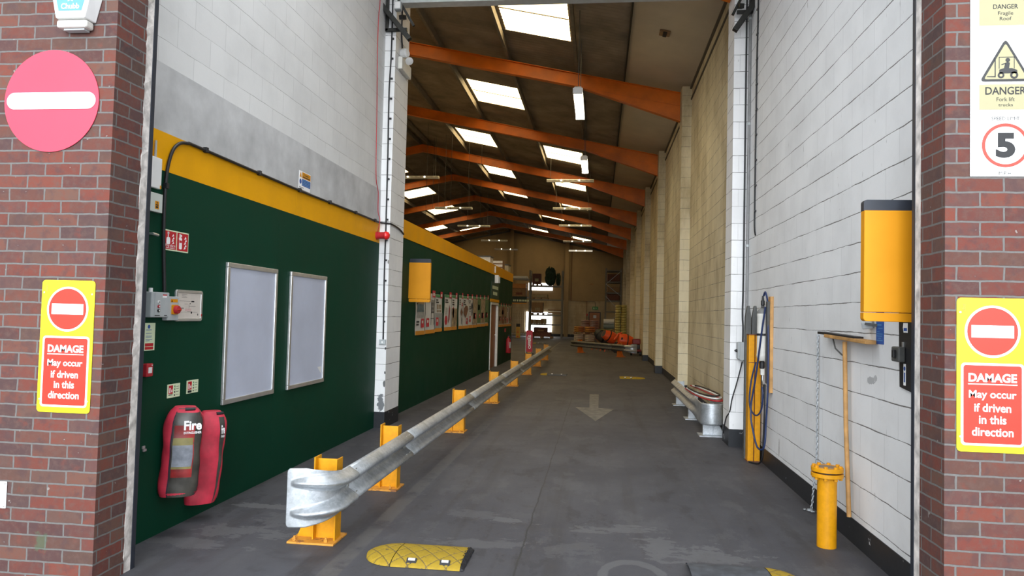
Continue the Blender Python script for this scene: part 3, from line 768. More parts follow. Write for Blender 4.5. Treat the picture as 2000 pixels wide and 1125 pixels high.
t = thing('alarm_sounder', 'red conical fire alarm sounder at the end of the yellow fascia', 'alarm', (W, 9.83, 2.66))
MB().lathe((W, 9.83, 2.705), (1, -.15, 0), [(.055, 0), (.055, .03), (.048, .035), (.05, .12), (.062, .15)], 24).build('horn', RED, t, smooth=40)
MB().lathe((W+.148, 9.808, 2.705), (1, -.15, 0), [(.058, 0), (.05, .03), (.028, .045), (.004, .05)], 24).build('lens', mat('red_lens', (.75, .02, .02), .15), t, smooth=50)
pts = spline([(W+.008, 9.63, 6.6), (W+.008, 9.632, 5.933), (W+.008, 9.60, 5.75), (W+.008, 9.588, 5.238), (W+.008, 9.66, 4.3), (W+.008, 9.70, 3.56), (W+.008, 9.80, 3.36), (W+.008, 9.835, 3.3), (W+.012, 9.835, 3.05), (W+.042, 9.835, 2.94), (W+.042, 9.81, 2.85), (W+.02, 9.83, 2.76)], 5)
o = solo(MB().tube(pts, .0055, 6), 'alarm_cable', RED, 'thin red alarm cable running down the white blockwork to the red sounder', 'cable', smooth=60)
b = MB()
for z in (5.9, 5.3, 4.8, 4.3, 3.8, 3.4, 3.1): b.box(W, W+.015, 9.60+(5.9-z)*.07-.012, 9.60+(5.9-z)*.07+.012, z-.008, z+.008)

t = thing('door_control_box', 'grey shutter control box with three push buttons', 'control box', (W, 4.84, 1.56))
bx(t, 'enclosure', 4.665, 4.876, 1.560, 1.738, 0, .055, GREYP, .006)
F = lwall(4.755, 1.65, W)
F2 = F
MB().prism(F, rect(-.055, .112, -.084, .083), .055, .058).build('cover_plate', GREYP, t)
MB().prism(F, rect(.035, .085, .05, .072), .058, .059).build('warning_label', SWHITE, t); MB().prism(F, rect(.035, .085, .065, .073), .059, .0595).build('label_header', SIGRED, t)
for z, m_ in ((.018, PLAINW), (-.013, RED), (-.042, SBLACK)):
    MB().cyl(F.p(-.012, z, .058), F.p(-.012, z, .066), .011, n=18).build('push_button', m_, t)
    MB().cyl(F.p(-.012, z, .066), F.p(-.012, z, .068), .005, n=12).build('button_mark', SBLACK if m_ == PLAINW else PLAINW, t)
MB().prism(F, rect(-.05, .01, -.079, -.073), .058, .0585).prism(F, rect(.06, .095, -.079, -.073), .058, .0585).build('print_line', INK, t)
MB().cyl((W+.03, 4.69, 1.738), (W+.03, 4.69, 1.765), .014, n=16).build('cable_gland', PLAINW, t)

t = thing('isolator_switch', 'grey isolator with yellow plate and red rotary knob beside the control box', 'switch', (W, 4.95, 1.54))
bx(t, 'enclosure', 4.880, 5.015, 1.538, 1.712, 0, .045, GREYP, .005)
F = lwall(4.955, 1.625, W)
MB().prism(F, rect(-.045, .04, .045, .068), .045, .0465).build('warning_label', YELLOWF, t)
MB().prism(F, rpoly([(-.04, .048), (-.022, .048), (-.031, .064)], .002), .0465, .047).build('warning_triangle', SBLACK, t)
MB().prism(F, rrect(.07, .07, .008, cy=-.008), .045, .057).build('switch_plate', YELLOWF, t)
MB().lathe(F.p(0, -.008, .057), F.n, [(.03, 0), (.03, .018), (.027, .026)], 24).build('rotary_knob', RED, t, smooth=40)
MB().prism(F, rect(-.026, .026, -.014, -.002), .083, .091).build('knob_grip', SRED, t, bevel=.003)

t = thing('site_plan_frame', 'aluminium framed printed plan with rounded corners beside the isolator switch', 'picture frame', (W, 5.215, 1.53))
F = lwall(5.205, 1.648, W)
MB().prism(F, rect(-.17, .17, -.108, .108), 0, .010).build('plan_sheet', mat('plan_paper', (.62, .56, .50), .6, var=.03), t)
b = MB(); b.ring(F, rrect(.365, .236, .022), rrect(.318, .19, .004), 0, .016); b.build('frame', ALU, t, bevel=.003)
b = MB(); q = lambda p: b.prism(F, p, .010, .0106)
for (x0, x1, y0, y1) in ((-.10, -.03, .082, .084), (-.10, -.045, .072, .074), (-.10, -.03, .062, .064), (-.13, .02, .034, .0355), (-.06, -.02, .012, .0135), (.0, .09, -.005, -.0035), (.03, .07, .028, .038), (.01, .02, .012, .02), (-.11, -.07, -.022, -.017), (.03, .045, -.06, -.045), (-.02, .03, -.045, -.043), (.12, .13, -.075, -.06), (-.14, .12, -.05, -.049), (.0, .0015, -.03, .01)): q(rect(x0, x1, y0, y1))
b.build('plan_drawing', INK, t)
MB().prism(F, rect(-.05, .03, -.04, -.022), .010, .0104).build('plan_shading', mat('plan_pink', (.6, .42, .40), .6, var=0), t)
MB().prism(F, rect(.16, .178, -.08, -.062), .016, .0165).build('corner_tag', RED, t)

def papers(t, F, bars, m, n0=.003): 
    b = MB()
    for (x0, x1, y0, y1) in bars: b.prism(F, rect(x0, x1, y0, y1), n0, n0+.0005)
    return b.build('print_line', m, t)
t = thing('fire_action_notice', 'tall pale green fire action notice with red foot panels below the control box', 'notice', (W, 4.74, 1.328))
F = lwall(4.743, 1.424, W)
MB().prism(F, rect(-.06, .06, -.096, .096), 0, .003).build('panel', PHOTOL, t)
MB().prism(F, circ(.014, 24, -.012, .07), .003, .0035).build('mandatory_disc', BLUE, t)
MB().prism(F, rect(-.05, .045, -.067, -.045), .003, .0035).prism(F, rect(-.05, .045, -.09, -.07), .003, .0035).build('red_band', SIGRED, t)
papers(t, F, [(-.045, .02, .046, .050), (-.045, .02, .022, .025), (-.045, .025, .003, .006), (-.045, .02, -.004, -.001), (-.045, .03, -.02, -.017), (-.045, .0, -.03, -.027)], BLUE)

t = thing('fire_call_point', 'red break-glass fire call point just inside the opening', 'call point', (W, 4.70, 1.15))
bx(t, 'housing', 4.665, 4.738, 1.150, 1.240, 0, .045, RED, .007)
MB().prism(lwall(4.70, 1.195, W), rect(-.02, .02, -.02, .02), .045, .047).build('glass', PLAINW, t)
MB().prism(lwall(4.70, 1.195, W), circ(.004, 10, .02, .033), .045, .047).build('indicator', PLAINW, t)
for i, (yc, zc, lab) in enumerate(((5.062, 1.017, 'square pale green extinguisher notice above the upright red cover'), (5.312, 1.024, 'square pale green extinguisher notice with black print, closer to the noticeboard'))):
    t = thing('extinguisher_notice', lab, 'notice', (W, yc, zc-.05), 'extinguisher identity notices')
    F = lwall(yc, zc, W)
    MB().prism(F, rect(-.08, .08, -.05, .05), 0, .003).build('panel', PHOTOL, t)
    MB().prism(F, rect(-.065, -.012, -.022, .04), .003, .0035).build('red_field', SIGRED, t)
    MB().prism(F, rrect(.014, .04, .004, cx=-.05, cy=.004), .0035, .004).prism(F, [(-.03, -.012), (-.018, -.005), (-.024, .015), (-.034, .0)], .0035, .004).build('extinguisher_symbol', SWHITE, t)
    papers(t, F, [(.006, .018, .022, .036), (.006, .018, .002, .016)], SAFE)
    papers(t, F, [(.03, .065, .026, .029), (.03, .065, .01, .013), (.03, .065, -.012, -.009), (.03, .065, -.034, -.031), (.006, .018, -.018, -.006), (.006, .018, -.04, -.028), (-.065, -.015, -.032, -.027)] + ([(-.065, -.012, -.045, -.028)] if i else []), INK)

t = thing('shutter_isolator_box', 'tall white box on green boarding just under the yellow fascia', 'box', (W, 4.74, 2.463))
bx(t, 'enclosure', 4.60, 4.762, 2.464, 2.681, 0, .03, PLAINW, .005)
MB().prism(lwall(4.756, 2.48, W), rect(-.012, .005, -.014, .01), .03, .0305).build('yellow_tag', YELLOWF, t)
MB().cyl((W+.015, 4.70, 2.681), (W+.015, 4.70, 2.80), .008, n=12).build('conduit', GREYP, t)
t = thing('junction_box', 'pale grey lidded box with yellow electrical label below the tall white box', 'box', (W, 4.745, 2.297))
bx(t, 'enclosure', 4.62, 4.785, 2.298, 2.430, 0, .03, mat('pale_grey_green', (.58, .62, .58), .45, var=.02), .003)
F = lwall(4.735, 2.364, W)
MB().prism(F, rect(-.038, .008, -.045, .01), .03, .0305).build('yellow_label', YELLOWF, t)
papers(t, F, [(-.03, .0, -.02, -.012), (-.028, -.002, -.038, -.025), (-.02, -.01, -.006, .004)], INK, .0305)
t = thing('lever_handle', 'silver lever handle on the green boarding beside the opening', 'handle', (W, 4.72, 2.13))
MB().tube([(W, 4.69, 2.142), (W+.03, 4.69, 2.142)], .009, 10).build('spindle', ALU, t)
MB().tube([(W+.03, 4.68, 2.143), (W+.03, 4.748, 2.138)], .010, 10).build('lever', ALU, t, smooth=60)
t = thing('bolt_plate', 'small two-part grey bolt plate low on the green boarding', 'fitting', (W, 4.73, .628))
bx(t, 'plate', 4.708, 4.738, .648, .668, 0, .01, ALU, .002); bx(t, 'keeper', 4.715, 4.752, .628, .645, 0, .012, ALU, .002)

# extinguishers under fabric covers, hung on the boarding
def cover(name, c, ztop, zbot, wid, thk, ang, label, panel, lean=(0, 0), txt=1.0, wn=(.12, .80), taper=0.0, plain=False):
    t = thing(name, label, 'fire extinguisher', (c[0], c[1], zbot), 'covered fire extinguishers')
    H = ztop-zbot; nu, nv = 26, 48
    ca, sa = cos(ang), sin(ang)
    def shape(i, j, grow=0.0):
        s = i/(nu-1); q = 2*pi*j/nv
        k = 1.0
        if s > .80: k = math.sqrt(max(0.0, 1-((s-.80)/.215)**2.2))*.55 + .45*(1-(s-.80)*1.6)
        if s < .06: k = .93+.07*(s/.06)
        if s in (0.0,): k = .90
        wv = 1 + .035*sin(9*s+2*q) + .02*sin(23*s+3*q)
        a, d = wid/2*k*wv, thk/2*k*wv
        e = .72
        x = math.copysign(abs(cos(q))**e, cos(q))*a; y = math.copysign(abs(sin(q))**e, sin(q))*d
        x *= (1+grow); y *= (1+grow)
        sx = lean[0]*(1-s)**1.3; z = zbot + H*s
        X_, Y_ = x + sx, y
        return Vector((c[0] + X_*ca - Y_*sa, c[1] + X_*sa + Y_*ca, z))
    b = MB(); b.grid(lambda i, j: shape(i, j), nu, nv, True)
    vs = [shape(0, j) for j in range(nv)]; b.add(vs, [tuple(range(nv))])
    vs = [shape(nu-1, j) for j in range(nv)]; b.add(vs, [tuple(range(nv))])
    b.build('fabric_cover', CRED, t, smooth=55)
    # panel: a strip of the skin facing local -Y between panel[0]..panel[1] (angles)
    j0, j1 = panel; js = 20
    def pan(s0, s1, a0, a1, gr, nm, m_, n_=18):
        g = MB()
        def fn(i, j):
            s = s0+(s1-s0)*i/(n_-1); am = a0+(a1-a0)*.7; kk = 1-taper*(1-s)**1.2; jj = am+(a0+(a1-a0)*j/(js-1)-am)*kk
            i_ = s*(nu-1); lo = int(min(nu-2, i_)); fr = i_-lo
            def at(ii): return shape(ii, jj, gr)
            return at(lo)*(1-fr)+at(lo+1)*fr
        g.grid(fn, n_, js); return g.build(nm, m_, t, smooth=60)
    pan(.0, .985, j0, j1, .012, 'front_panel', COVP)
    if not taper:
        for e_ in (j0, j1): pan(.0, .95, e_-.28, e_+.28, .016, 'piping', PIPE)
    a_ = j0+(j1-j0)*wn[0]; c_ = j0+(j1-j0)*wn[1]
    if not plain:
        pan(.22, .80, a_, c_, .016, 'clear_window', WINR)
        pan(.33, .66, a_, c_-(c_-a_)*.08, .020, 'paper_label', LABL)
        pan(.58, .66, a_, c_-(c_-a_)*.08, .024, 'label_header', LABY); pan(.315, .34, a_, c_-(c_-a_)*.08, .024, 'label_footer', LABY)
    # lettering projected on the panel
    jm = j0+(j1-j0)*.47; s_ = .80
    def on(s, j, gr=.045):
        i_ = s*(nu-1); lo = int(min(nu-2, i_)); fr = i_-lo
        return shape(lo, j, gr)*(1-fr)+shape(lo+1, j, gr)*fr
    o_ = on(s_, jm); r_ = (on(s_, jm+2)-on(s_, jm-2)).normalized()
    u_ = Vector((0, 0, 1)); r_ = Vector((r_.x, r_.y, 0)).normalized()
    if r_.x*.85+r_.y*.5 < 0: r_ = -r_
    FF = Fr(o_, r_, (r_*sin(.10)*0 + u_))
    ww = (on(s_, j1)-on(s_, j0)).length*.74*txt
    text(t, FF, 'Fire', 0, .0, SWHITE, w=ww, h=.068, n=.0, bold=.035)
    text(t, FF, 'EXTINGUISHER', 0, -.052, SWHITE, w=ww, h=.017, n=.0, bold=.02)
    b = MB(); b.tube([on(.97, jm+k*3, .02)+Vector((0, 0, .004)) for k in (-1, 0, 1)], .012, 8); b.build('handle_loop', BLACK, t, smooth=60)
    return t
COVP = mat('clear_grimy_panel', (.055, .05, .042), .35, var=.35, scale=8)
PIPE = mat('dark_piping', (.03, .015, .03), .5, var=0)
WINR = mat('red_behind_window', (.30, .02, .02), .35, var=.35, scale=6)
LABL = mat('grey_paper_label', (.20, .215, .25), .5, var=.25, scale=14)
LABY = mat('dull_yellow_label', (.24, .20, .06), .5, var=.2)
cover('fire_extinguisher', (-2.985, 5.005), .915, .275, .262, .19, radians(22), 'fire extinguisher in red cover hanging upright with wide clear front panel', (33.4, 46.2), lean=(-.03, 0), wn=(.06, .58), txt=.78)
cover('fire_extinguisher', (-3.00, 5.40), .83, .125, .245, .17, radians(40), 'fire extinguisher in red cover hanging crookedly, its foot swung towards the opening', (38.6, 43.0), lean=(-.065, 0), txt=.8, taper=.85, plain=True)

# ------------------------------------------------------------------ white pillar fittings
t = thing('switched_spur', 'small grey switch box on the white pillar front', 'switch box', (-3.022, 9.985, 1.177))
MB().box(-3.068, -2.976, 9.945, 9.985, 1.177, 1.248).build('enclosure', GREYP, t, bevel=.004)
MB().box(-3.032, -3.012, 9.938, 9.945, 1.195, 1.225).build('switch_rocker', PLAINW, t)
t = thing('pillar_cable', 'black clipped cable running down the front of the white pillar to the switch box', 'cable', (-3.03, 9.98, 1.24))
pts = spline([(-3.035, 9.975, 6.6), (-3.03, 9.975, 5.4), (-3.045, 9.975, 4.8), (-3.035, 9.975, 3.9), (-3.03, 9.975, 3.0), (-3.03, 9.975, 2.2), (-3.02, 9.975, 1.5), (-3.018, 9.975, 1.24)], 6)
MB().tube(pts, .011, 8).build('sheath', BLACK, t, smooth=60)
for i in range(17):
    z = 1.5+.29*i; MB().box(-3.028, -2.998, 9.962, 9.985, z-.012, z+.012).build('clip', BLACK, t)
t = thing('detector_lamp', 'white round detector head on a bracket high on the white pillar', 'detector', (-2.93, 10.32, 5.35))
MB().lathe((-2.972, 10.3, 5.45), (1, -.35, .1), [(.07, 0), (.075, .03), (.07, .09), (.05, .11)], 24).build('drum', PLAINW, t, smooth=40)
MB().lathe((-2.86, 10.30, 5.36), (.35, -.5, -.6), [(.04, 0), (.058, .02), (.058, .04), (.045, .045)], 24).build('head', PLAINW, t, smooth=40)
MB().tube(spline([(-2.965, 10.24, 6.2), (-2.965, 10.24, 5.75), (-2.95, 10.26, 5.53)], 4), .013, 8).build('cable', BLACK, t)
solo(MB().box(-2.971, -2.91, 10.13, 10.64, 5.18, 5.36), 'relay_box', OFFW, 'cream oblong box beneath the round detector on the white pillar', 'box', bevel=.008)

# door-track brackets on both pillars
def bracket(name, xs, sg, yf, span, za, zb, zc, label):
    t = thing(name, label, 'bracket', (xs, yf-.1, zc), 'door track brackets')
    X = lambda d: xs+sg*d
    def bb(nm, d0, d1, y0_, y1_, z0_, z1_): MB().box(min(X(d0), X(d1)), max(X(d0), X(d1)), y0_, y1_, z0_, z1_).build(nm, DKMET, t, bevel=.004)
    bb('upright', 0, .04, yf-.055, yf-.01, zc, 6.6); bb('cross_bar', 0, span*.83, yf-.055, yf-.01, zc-.005, zc+.04)
    a, c = Vector((X(-.10), yf-.12, za)), Vector((X(span), yf-.12, zb)); d = (c-a).normalized()
    MB().beam(a-d*.55, c, .07, .085, (0, 1, 0)).build('track_arm', DKMET, t, bevel=.006)
    MB().beam((X(span*.42), yf+.02 if sg > 0 else yf-.02, za+.06), (X(span*1.04), yf+.02 if sg > 0 else yf-.02, zb+.25), .035, .04, (0, 1, 0)).build('rear_arm', DKMET, t)
    MB().beam((X(span*.62), yf-.11, zb+.33), (X(span*.70), yf-.015, zb+.36), .06, .06, (0, 0, 1)).build('spacer', DKMET, t)
    return t
bracket('track_bracket', -3.118, 1, 9.985, .385, 6.08, 5.50, 5.66, 'dark steel angle bracket and sloping arm above the red alarm cable')
bracket('track_bracket', 1.918, -1, 9.66, .24, 5.90, 5.40, 5.66, 'dark steel angle bracket and sloping arm at the head of the grey conduit')
t = thing('flood_lamp', 'small glazed flood lamp tucked under the pale beam by the bracket', 'lamp', (-2.92, 9.93, 5.95))
MB().box(-2.975, -2.88, 9.86, 9.95, 5.94, 6.06).build('housing', GREYP, t, bevel=.006)
MB().box(-2.965, -2.89, 9.852, 9.86, 5.955, 6.045).build('glass', PLAINW, t)
# ------------------------------------------------------------------ crash barriers
LAPE = mat('bright_lap_edge', (.80, .82, .83), .5, var=0)  # pale strip along each lap of the rail
def wprof(z0_, n=18, H=.31, D=.082):
    out = []
    for i in range(n+1):
        z = H*(.055+.89*i/n); d = D/2*(1-cos(4*pi*z/H)); out.append((d, z0_+z))
    return out
def barrier(name, label, L, posts, term=None, paint=None, z0_=.238, loc=(0, 0, 0), rot=0, lap=None, gal=None, H=.31, tgal=None):
    """local: runs along +Y from 0 to L, traffic face towards +X, back of rail at x=0"""
    t = thing(name, label, 'crash barrier', loc, 'crash barriers'); t.rotation_euler = (0, 0, rot); OFF[t.name] = Vector()
    gal = gal or GALV
    pr = wprof(z0_, H=H); cuts = [0] + (lap or []) + [L]
    for k in range(len(cuts)-1):
        a, c = cuts[k]-(.10 if k else 0), cuts[k+1]+(.10 if k < len(cuts)-2 else 0); dx = .004*(len(cuts)-k)
        b = MB(); ny = max(3, int((c-a)/.6))
        b.grid(lambda i, j: Vector((pr[j][0]+dx, a+(c-a)*i/ny, pr[j][1])), ny+1, len(pr))
        rp = b.build('rail_panel', gal, t, smooth=60, solid=.0035)
        s = MB()
        for yy in (a+.06, a+.16):
            if k == 0 and not term: continue
            for z in (z0_+.045, z0_+.105, z0_+.205, z0_+.265):
                d = .082/2*(1-cos(4*pi*(z-z0_)/H)); s.box(d+dx, d+dx+.006, yy-.016, yy+.016, z-.006, z+.006)
        s.cyl((dx, a+.11, z0_+H/2), (dx+.018, a+.11, z0_+H/2), .014, n=8)
        s.build('bolt', SCREW, rp)
        if k < len(cuts)-2 or True:
            e = MB(); ya = a if (k or not term) else a+.112
            e.grid(lambda i, j: Vector((pr[j][0]+dx+(.0045 if k else .0105), ya+.011*i, pr[j][1])), 2, len(pr)); e.build('lap_edge', LAPE, rp)
    if term:
        b = MB(); nu, nv = 44, 61
        # sheet flares out of the rail into a curved fish-tail towards the back of the posts
        P_ = spline([(0, .12, 0), (0, 0, 0), (-.005, -.10, 0), (-.05, -.19, 0), (-.14, -.245, 0), (-.235, -.262, 0), (-.285, -.262, 0)], 8); m_ = len(P_)
        def fn(i, j):
            s = i/(nu-1); f = s*(m_-1); lo = min(m_-2, int(f)); p = P_[lo].lerp(P_[lo+1], f-lo); d = (P_[lo+1]-P_[lo]).normalized()
            nrm = Vector((-d.y, d.x, 0)); v = -1+2*j/(nv-1)
            g = max(0.0, (s-.18)/.82); zz = v*.445*H
            hh = 1 + .42*min(1, g*1.6)**1.2
            if s > .90: hh *= math.sqrt(max(.0, 1-((s-.90)/.118)**2.4))*.35+.65
            tip = .86; e = min(1.0, g/tip); amp = .086*max(0.0, 1-e**3); wid = .25*H*(1-.80*e)
            zc = .25*H*(1-.10*e)
            d_ = 0.0
            for c_ in (-zc, zc):
                q = min(1.0, abs(zz-c_)/wid); d_ = max(d_, amp*cos(q*pi/2)**2)
            return Vector((p.x+.009+.004*len(cuts), p.y, z0_+H/2-.012*g+zz*hh)) + nrm*d_
        b.grid(fn, nu, nv)
        b.build('end_terminal', tgal or gal, t, smooth=70, solid=.004)
    for y in posts:
        pm = paint or YELLOWP; b = MB()
        b.box(-.19, -.18, y-.06, y+.06, .012, .592).box(-.03, -.02, y-.06, y+.06, .012, .582).box(-.18, -.03, y-.008, y+.008, .012, .575)
        p_ = b.build('post', pm, t, bevel=.002)
        MB().prism(Fr((0, y, 0), (1, 0, 0), (0, 0, 1)), [(-.32, .012), (-.19, .012), (-.19, .30), (-.205, .30)], -.006, .006).build('gusset', pm, p_)
        MB().box(-.34, .0, y-.14, y+.14, 0, .014).build('base_plate', pm if paint else BASEP, p_, bevel=.002)
        s = MB()
        for (x, yy) in ((-.30, -.10), (-.07, -.10), (-.30, .10), (-.07, .10)): s.cyl((x, y+yy, .014), (x, y+yy, .034), .014, n=6).cyl((x, y+yy, .034), (x, y+yy, .046), .007, n=8)
        s.build('anchor_bolt', pm if paint else BASEP, p_)
    return t
BASEP = chipped('rusting_yellow_base', (.60, .27, .04), (.26, .11, .04), thr=.55, scale=10)
barrier('crash_barrier', 'long galvanised barrier on yellow posts with fish-tail end, beside the green wall', 22.1, [.12, 1.70, 5.05, 8.45, 11.75, 15.1, 18.45, 21.9], True, loc=(-1.80, 4.94, 0), lap=[1.62, 4.97, 8.37, 11.67, 15.0, 18.35])
a_, c_ = Vector((-1.20, 33.6, 0)), Vector((1.20, 29.8, 0))
DULLG = mat('dull_dark_steel', (.13, .125, .11), .6, metal=.3, var=.2)  # darker than the galvanised steel of the long barrier
ORP = mat('orange_post_paint', (.55, .13, .01), .5)
t2 = barrier('crash_barrier', 'short barrier on two orange posts slanting across in front of the orange mixers', (a_-c_).length, [.75, 3.95], True, paint=ORP, gal=DULLG, tgal=GALV, loc=c_, rot=math.atan2(a_.y-c_.y, a_.x-c_.x)-pi/2, lap=[1.0], H=.30, z0_=.25)
# the traffic face must look back at the street: flip by rebuilding orientation about Z
t2.scale = (-1, 1, 1)

# squat looped barrier against the east wall
t = thing('looped_barrier', 'squat galvanised barrier with drum-like rounded end standing before the block pier', 'crash barrier', (1.6, 12.4, 0))
zb, H = .17, .30
def loop(i, j, nz=14):
    s = i/60; R = .155; xc, yc = 1.618, 10.56; L = 3.9
    if s < .4: y = yc + L*(1-s/.4); x = xc-R; nx, ny = -1, 0
    elif s > .6: y = yc + 1.2*((s-.6)/.4); x = xc+R; nx, ny = 1, 0
    else:
        q = pi + pi*(s-.4)/.2; x = xc+R*cos(q); y = yc+R*sin(q); nx, ny = cos(q), sin(q)
    z = zb + H*j/(nz-1); k = min(1, max(0, (.36-s)/.06)) if s < .4 else 0
    d = .035*(-cos(4*pi*j/(nz-1)))*k
    return Vector((x+nx*d, y+ny*d, z))
MB().grid(loop, 61, 14).build('rail_loop', GALV, t, smooth=60, solid=.005)
for y in (10.62, 12.3, 14.2):
    p_ = MB().box(1.50, 1.51, y-.05, y+.05, .012, .46).box(1.64, 1.65, y-.05, y+.05, .012, .46).box(1.51, 1.64, y-.006, y+.006, .012, .45).build('post', GALV, t)
    MB().box(1.44, 1.84 if y < 11 else 1.78, y-.15, y+.15, 0, .014).build('base_plate', GALV, p_)
    MB().prism(Fr((0, y, 0), (1, 0, 0), (0, 0, 1)), [(1.65, .012), (1.80, .012), (1.66, .30), (1.65, .30)], -.006, .006).build('gusset', GALV, p_)
for k, (m_, lab, dz) in enumerate(((RED, 'red strip of the bundle laid over the drum-like barrier end', 0), (PLAINW, 'white strip of the bundle laid over the drum-like barrier end', .026), (BLACK, 'black hose looped over the drum-like barrier end', .052))):
    pts = spline([(1.46, 12.4-.2*k, .485+dz), (1.50, 11.3, .488+dz), (1.60, 10.75+.05*k, .49+dz), (1.72, 10.6+.1*k, .492+dz), (1.80, 10.9+.12*k, .49+dz), (1.70, 12.2, .488+dz), (1.62, 13.0-.3*k, .486+dz)], 7)
    solo(MB().tube(pts, .011, 8), 'hose_bundle' if m_ is BLACK else 'plastic_strip', m_, lab, 'hose' if m_ is BLACK else 'strip', 'bundle over the looped barrier', smooth=60)

# ------------------------------------------------------------------ rubber speed humps
GRV = mat('worn_groove_rubber', (.12, .085, .03), .8, var=.3)
def hump(t, x0, x1, y0, y1, m, hole, capl=0, capr=0, groove=True, zh=.048, name='hump_body'):
    nx, ny = max(8, int((x1-x0)/.0055)), 90
    def z(x, y):
        v = (y-y0)/(y1-y0)*2-1; h = zh*max(0.0, 1-abs(v)**2.2)**.55
        if groove:
            a = ((x-y*.8)/.125) % 1.0; c = ((x+y*.8)/.125) % 1.0
            g = min(min(a, 1-a), min(c, 1-c))*.125
            if g < .006: h -= .004*(1-g/.006)
        return max(.002, h)
    b = MB(); P = {}
    def fn(i, j):
        x = x0+(x1-x0)*i/(nx-1); hw = 1.0
        if capl: hw = math.sqrt(max(.02, 1-((x1-x)/(x1-x0)*.995)**2))
        if capr: hw = math.sqrt(max(.02, 1-((x-x0)/(x1-x0)*.995)**2))
        yc = (y0+y1)/2; y = y0+(y1-y0)*j/(ny-1)
        return Vector((x, yc+(y-yc)*hw, z(x, y)*(.25+.75*hw)+.001))
    b.grid(fn, nx, ny)
    if groove:
        for q, f in enumerate(b.f):
            cx = sum(b.v[v].x for v in f)/4; cy = sum(b.v[v].y for v in f)/4
            a = ((cx-cy*.8)/.125) % 1.0; c = ((cx+cy*.8)/.125) % 1.0
            if min(min(a, 1-a), min(c, 1-c))*.125 < .0042: b.mi[q] = 1
    o = b.build(name, [m, GRV], t, smooth=50)
    for (hx) in hole:
        f = y0+(y1-y0)*.11; zz = zh*.62
        Q = Fr((hx, f, zz-.006), (1, 0, 0), (0, .78, .62))
        MB().prism(Q, rect(-.033, .033, -.018, .024), .006, .012).build('reflector_pocket', BLACK, o)
        MB().prism(Q, rect(-.022, .022, .004, .020), .012, .016).build('reflector', SWHITE, o)
        for sx in (-.07,): MB().cyl((hx+sx, y0+(y1-y0)*.22, zh*.70), (hx+sx, y0+(y1-y0)*.22, zh*.80), .011, n=12).build('fixing_bolt', DGREY, o)
t = thing('speed_hump', 'worn yellow rubber speed hump with rounded end in front of the long barrier', 'speed hump', (-1.17, 4.8, 0), 'speed hump sections')
hump(t, -1.30, -.845, 4.60, 5.04, BMPY, (-1.17, -.95)); hump(t, -1.515, -1.305, 4.60, 5.04, BMPY, (), capl=1, name='end_cap')
b = MB()
random.seed(5)
def torn(i, j):
    y = 4.60+.44*j/30; v = j/30*2-1; e = random.uniform(-.006, .014)
    return Vector((-.852+.03*i+(e if i == 0 else .002*sin(j)), y, (.050 if i == 0 else .012)*max(.0, 1-abs(v)**2.2)**.55+.002))
b.grid(torn, 2, 31); b.build('torn_edge', BLACK, t)
t = thing('speed_hump', 'black rubber speed hump with yellow rounded end near the yellow bollard', 'speed hump', (.92, 4.8, 0), 'speed hump sections')
hump(t, .61, 1.105, 4.56, 5.015, BMPB, (.72, .98), groove=False); hump(t, 1.11, 1.30, 4.56, 5.015, BMPY, (), capr=1, name='end_cap')
for lab, x0, x1, y, m_, cl in (('flat dark speed hump with yellow tip down the lane beside the long barrier', -1.38, -.84, 20.2, BMPB, -1), ('flat yellow speed hump down the lane past the block pier', .60, 1.04, 19.95, BMPY, 1), ('thin dark speed hump on the far hall floor beyond the barrier end', -3.6, -3.05, 42.4, BMPB, -1)):
    t = thing('speed_hump', lab, 'speed hump', ((x0+x1)/2, y, 0), 'speed hump sections')
    hump(t, x0, x1, y-.22, y+.22, m_, (x0+.14, x1-.14), groove=False)
    if cl < 0: hump(t, x0-.2, x0-.004, y-.22, y+.22, BMPY, (), capl=1, groove=False, name='end_cap')
    else: hump(t, x1+.004, x1+.24, y-.22, y+.22, BMPY, (), capr=1, groove=False, name='end_cap')

# painted arrow and lines
F = Fr((0, 0, .001), (1, 0, 0), (0, 1, 0))
struct(MB().prism(F, [(-.155, 15.55), (.04, 15.58), (.03, 13.22), (.31, 13.17), (-.015, 11.55), (-.385, 13.25), (-.13, 13.24)], 0, .0015), 'floor_marking', FADEY)
struct(MB().prism(F, rect(-5.5, -1.0, 32.3, 32.5), 0, .0015).prism(F, rect(-.2, 1.0, 36.0, 36.2), 0, .0015).prism(F, [(-2.33, 35), (-2.25, 35), (-2.32, 46), (-2.40, 46)], 0, .0015), 'floor_marking', FADEY)

# ------------------------------------------------------------------ east wall
t = thing('flanged_bollard', 'short yellow pipe bollard with bolted double flange top', 'bollard', (1.694, 5.62, 0))
c = Vector((1.694, 5.62, 0))
MB().cyl(c, c+Vector((0, 0, .515)), .068, n=36).build('pipe', YELLOWP, t, smooth=40)
MB().cyl(c+Vector((0, 0, .510)), c+Vector((0, 0, .538)), .112, n=40).build('lower_flange', YELLOWP, t, smooth=40, bevel=.003)
MB().cyl(c+Vector((0, 0, .549)), c+Vector((0, 0, .580)), .112, n=40).build('upper_flange', YELLOWP, t, smooth=40, bevel=.003)
MB().cyl(c+Vector((0, 0, .538)), c+Vector((0, 0, .549)), .085, n=30).build('gasket', BLACK, t)
MB().cyl(c+Vector((0, 0, .580)), c+Vector((0, 0, .5815)), .066, n=30).build('worn_top', mat('worn_brown_steel', (.22, .15, .10), .6, var=.2), t)
for k in range(8):
    q = 2*pi*(k+.5)/8; p = c + Vector((.091*cos(q), .091*sin(q), 0))
    MB().cyl(p+Vector((0, 0, .492)), p+Vector((0, 0, .510)), .014, n=6).cyl(p+Vector((0, 0, .580)), p+Vector((0, 0, .594)), .014, n=6).build('bolt', YELLOWP, t)

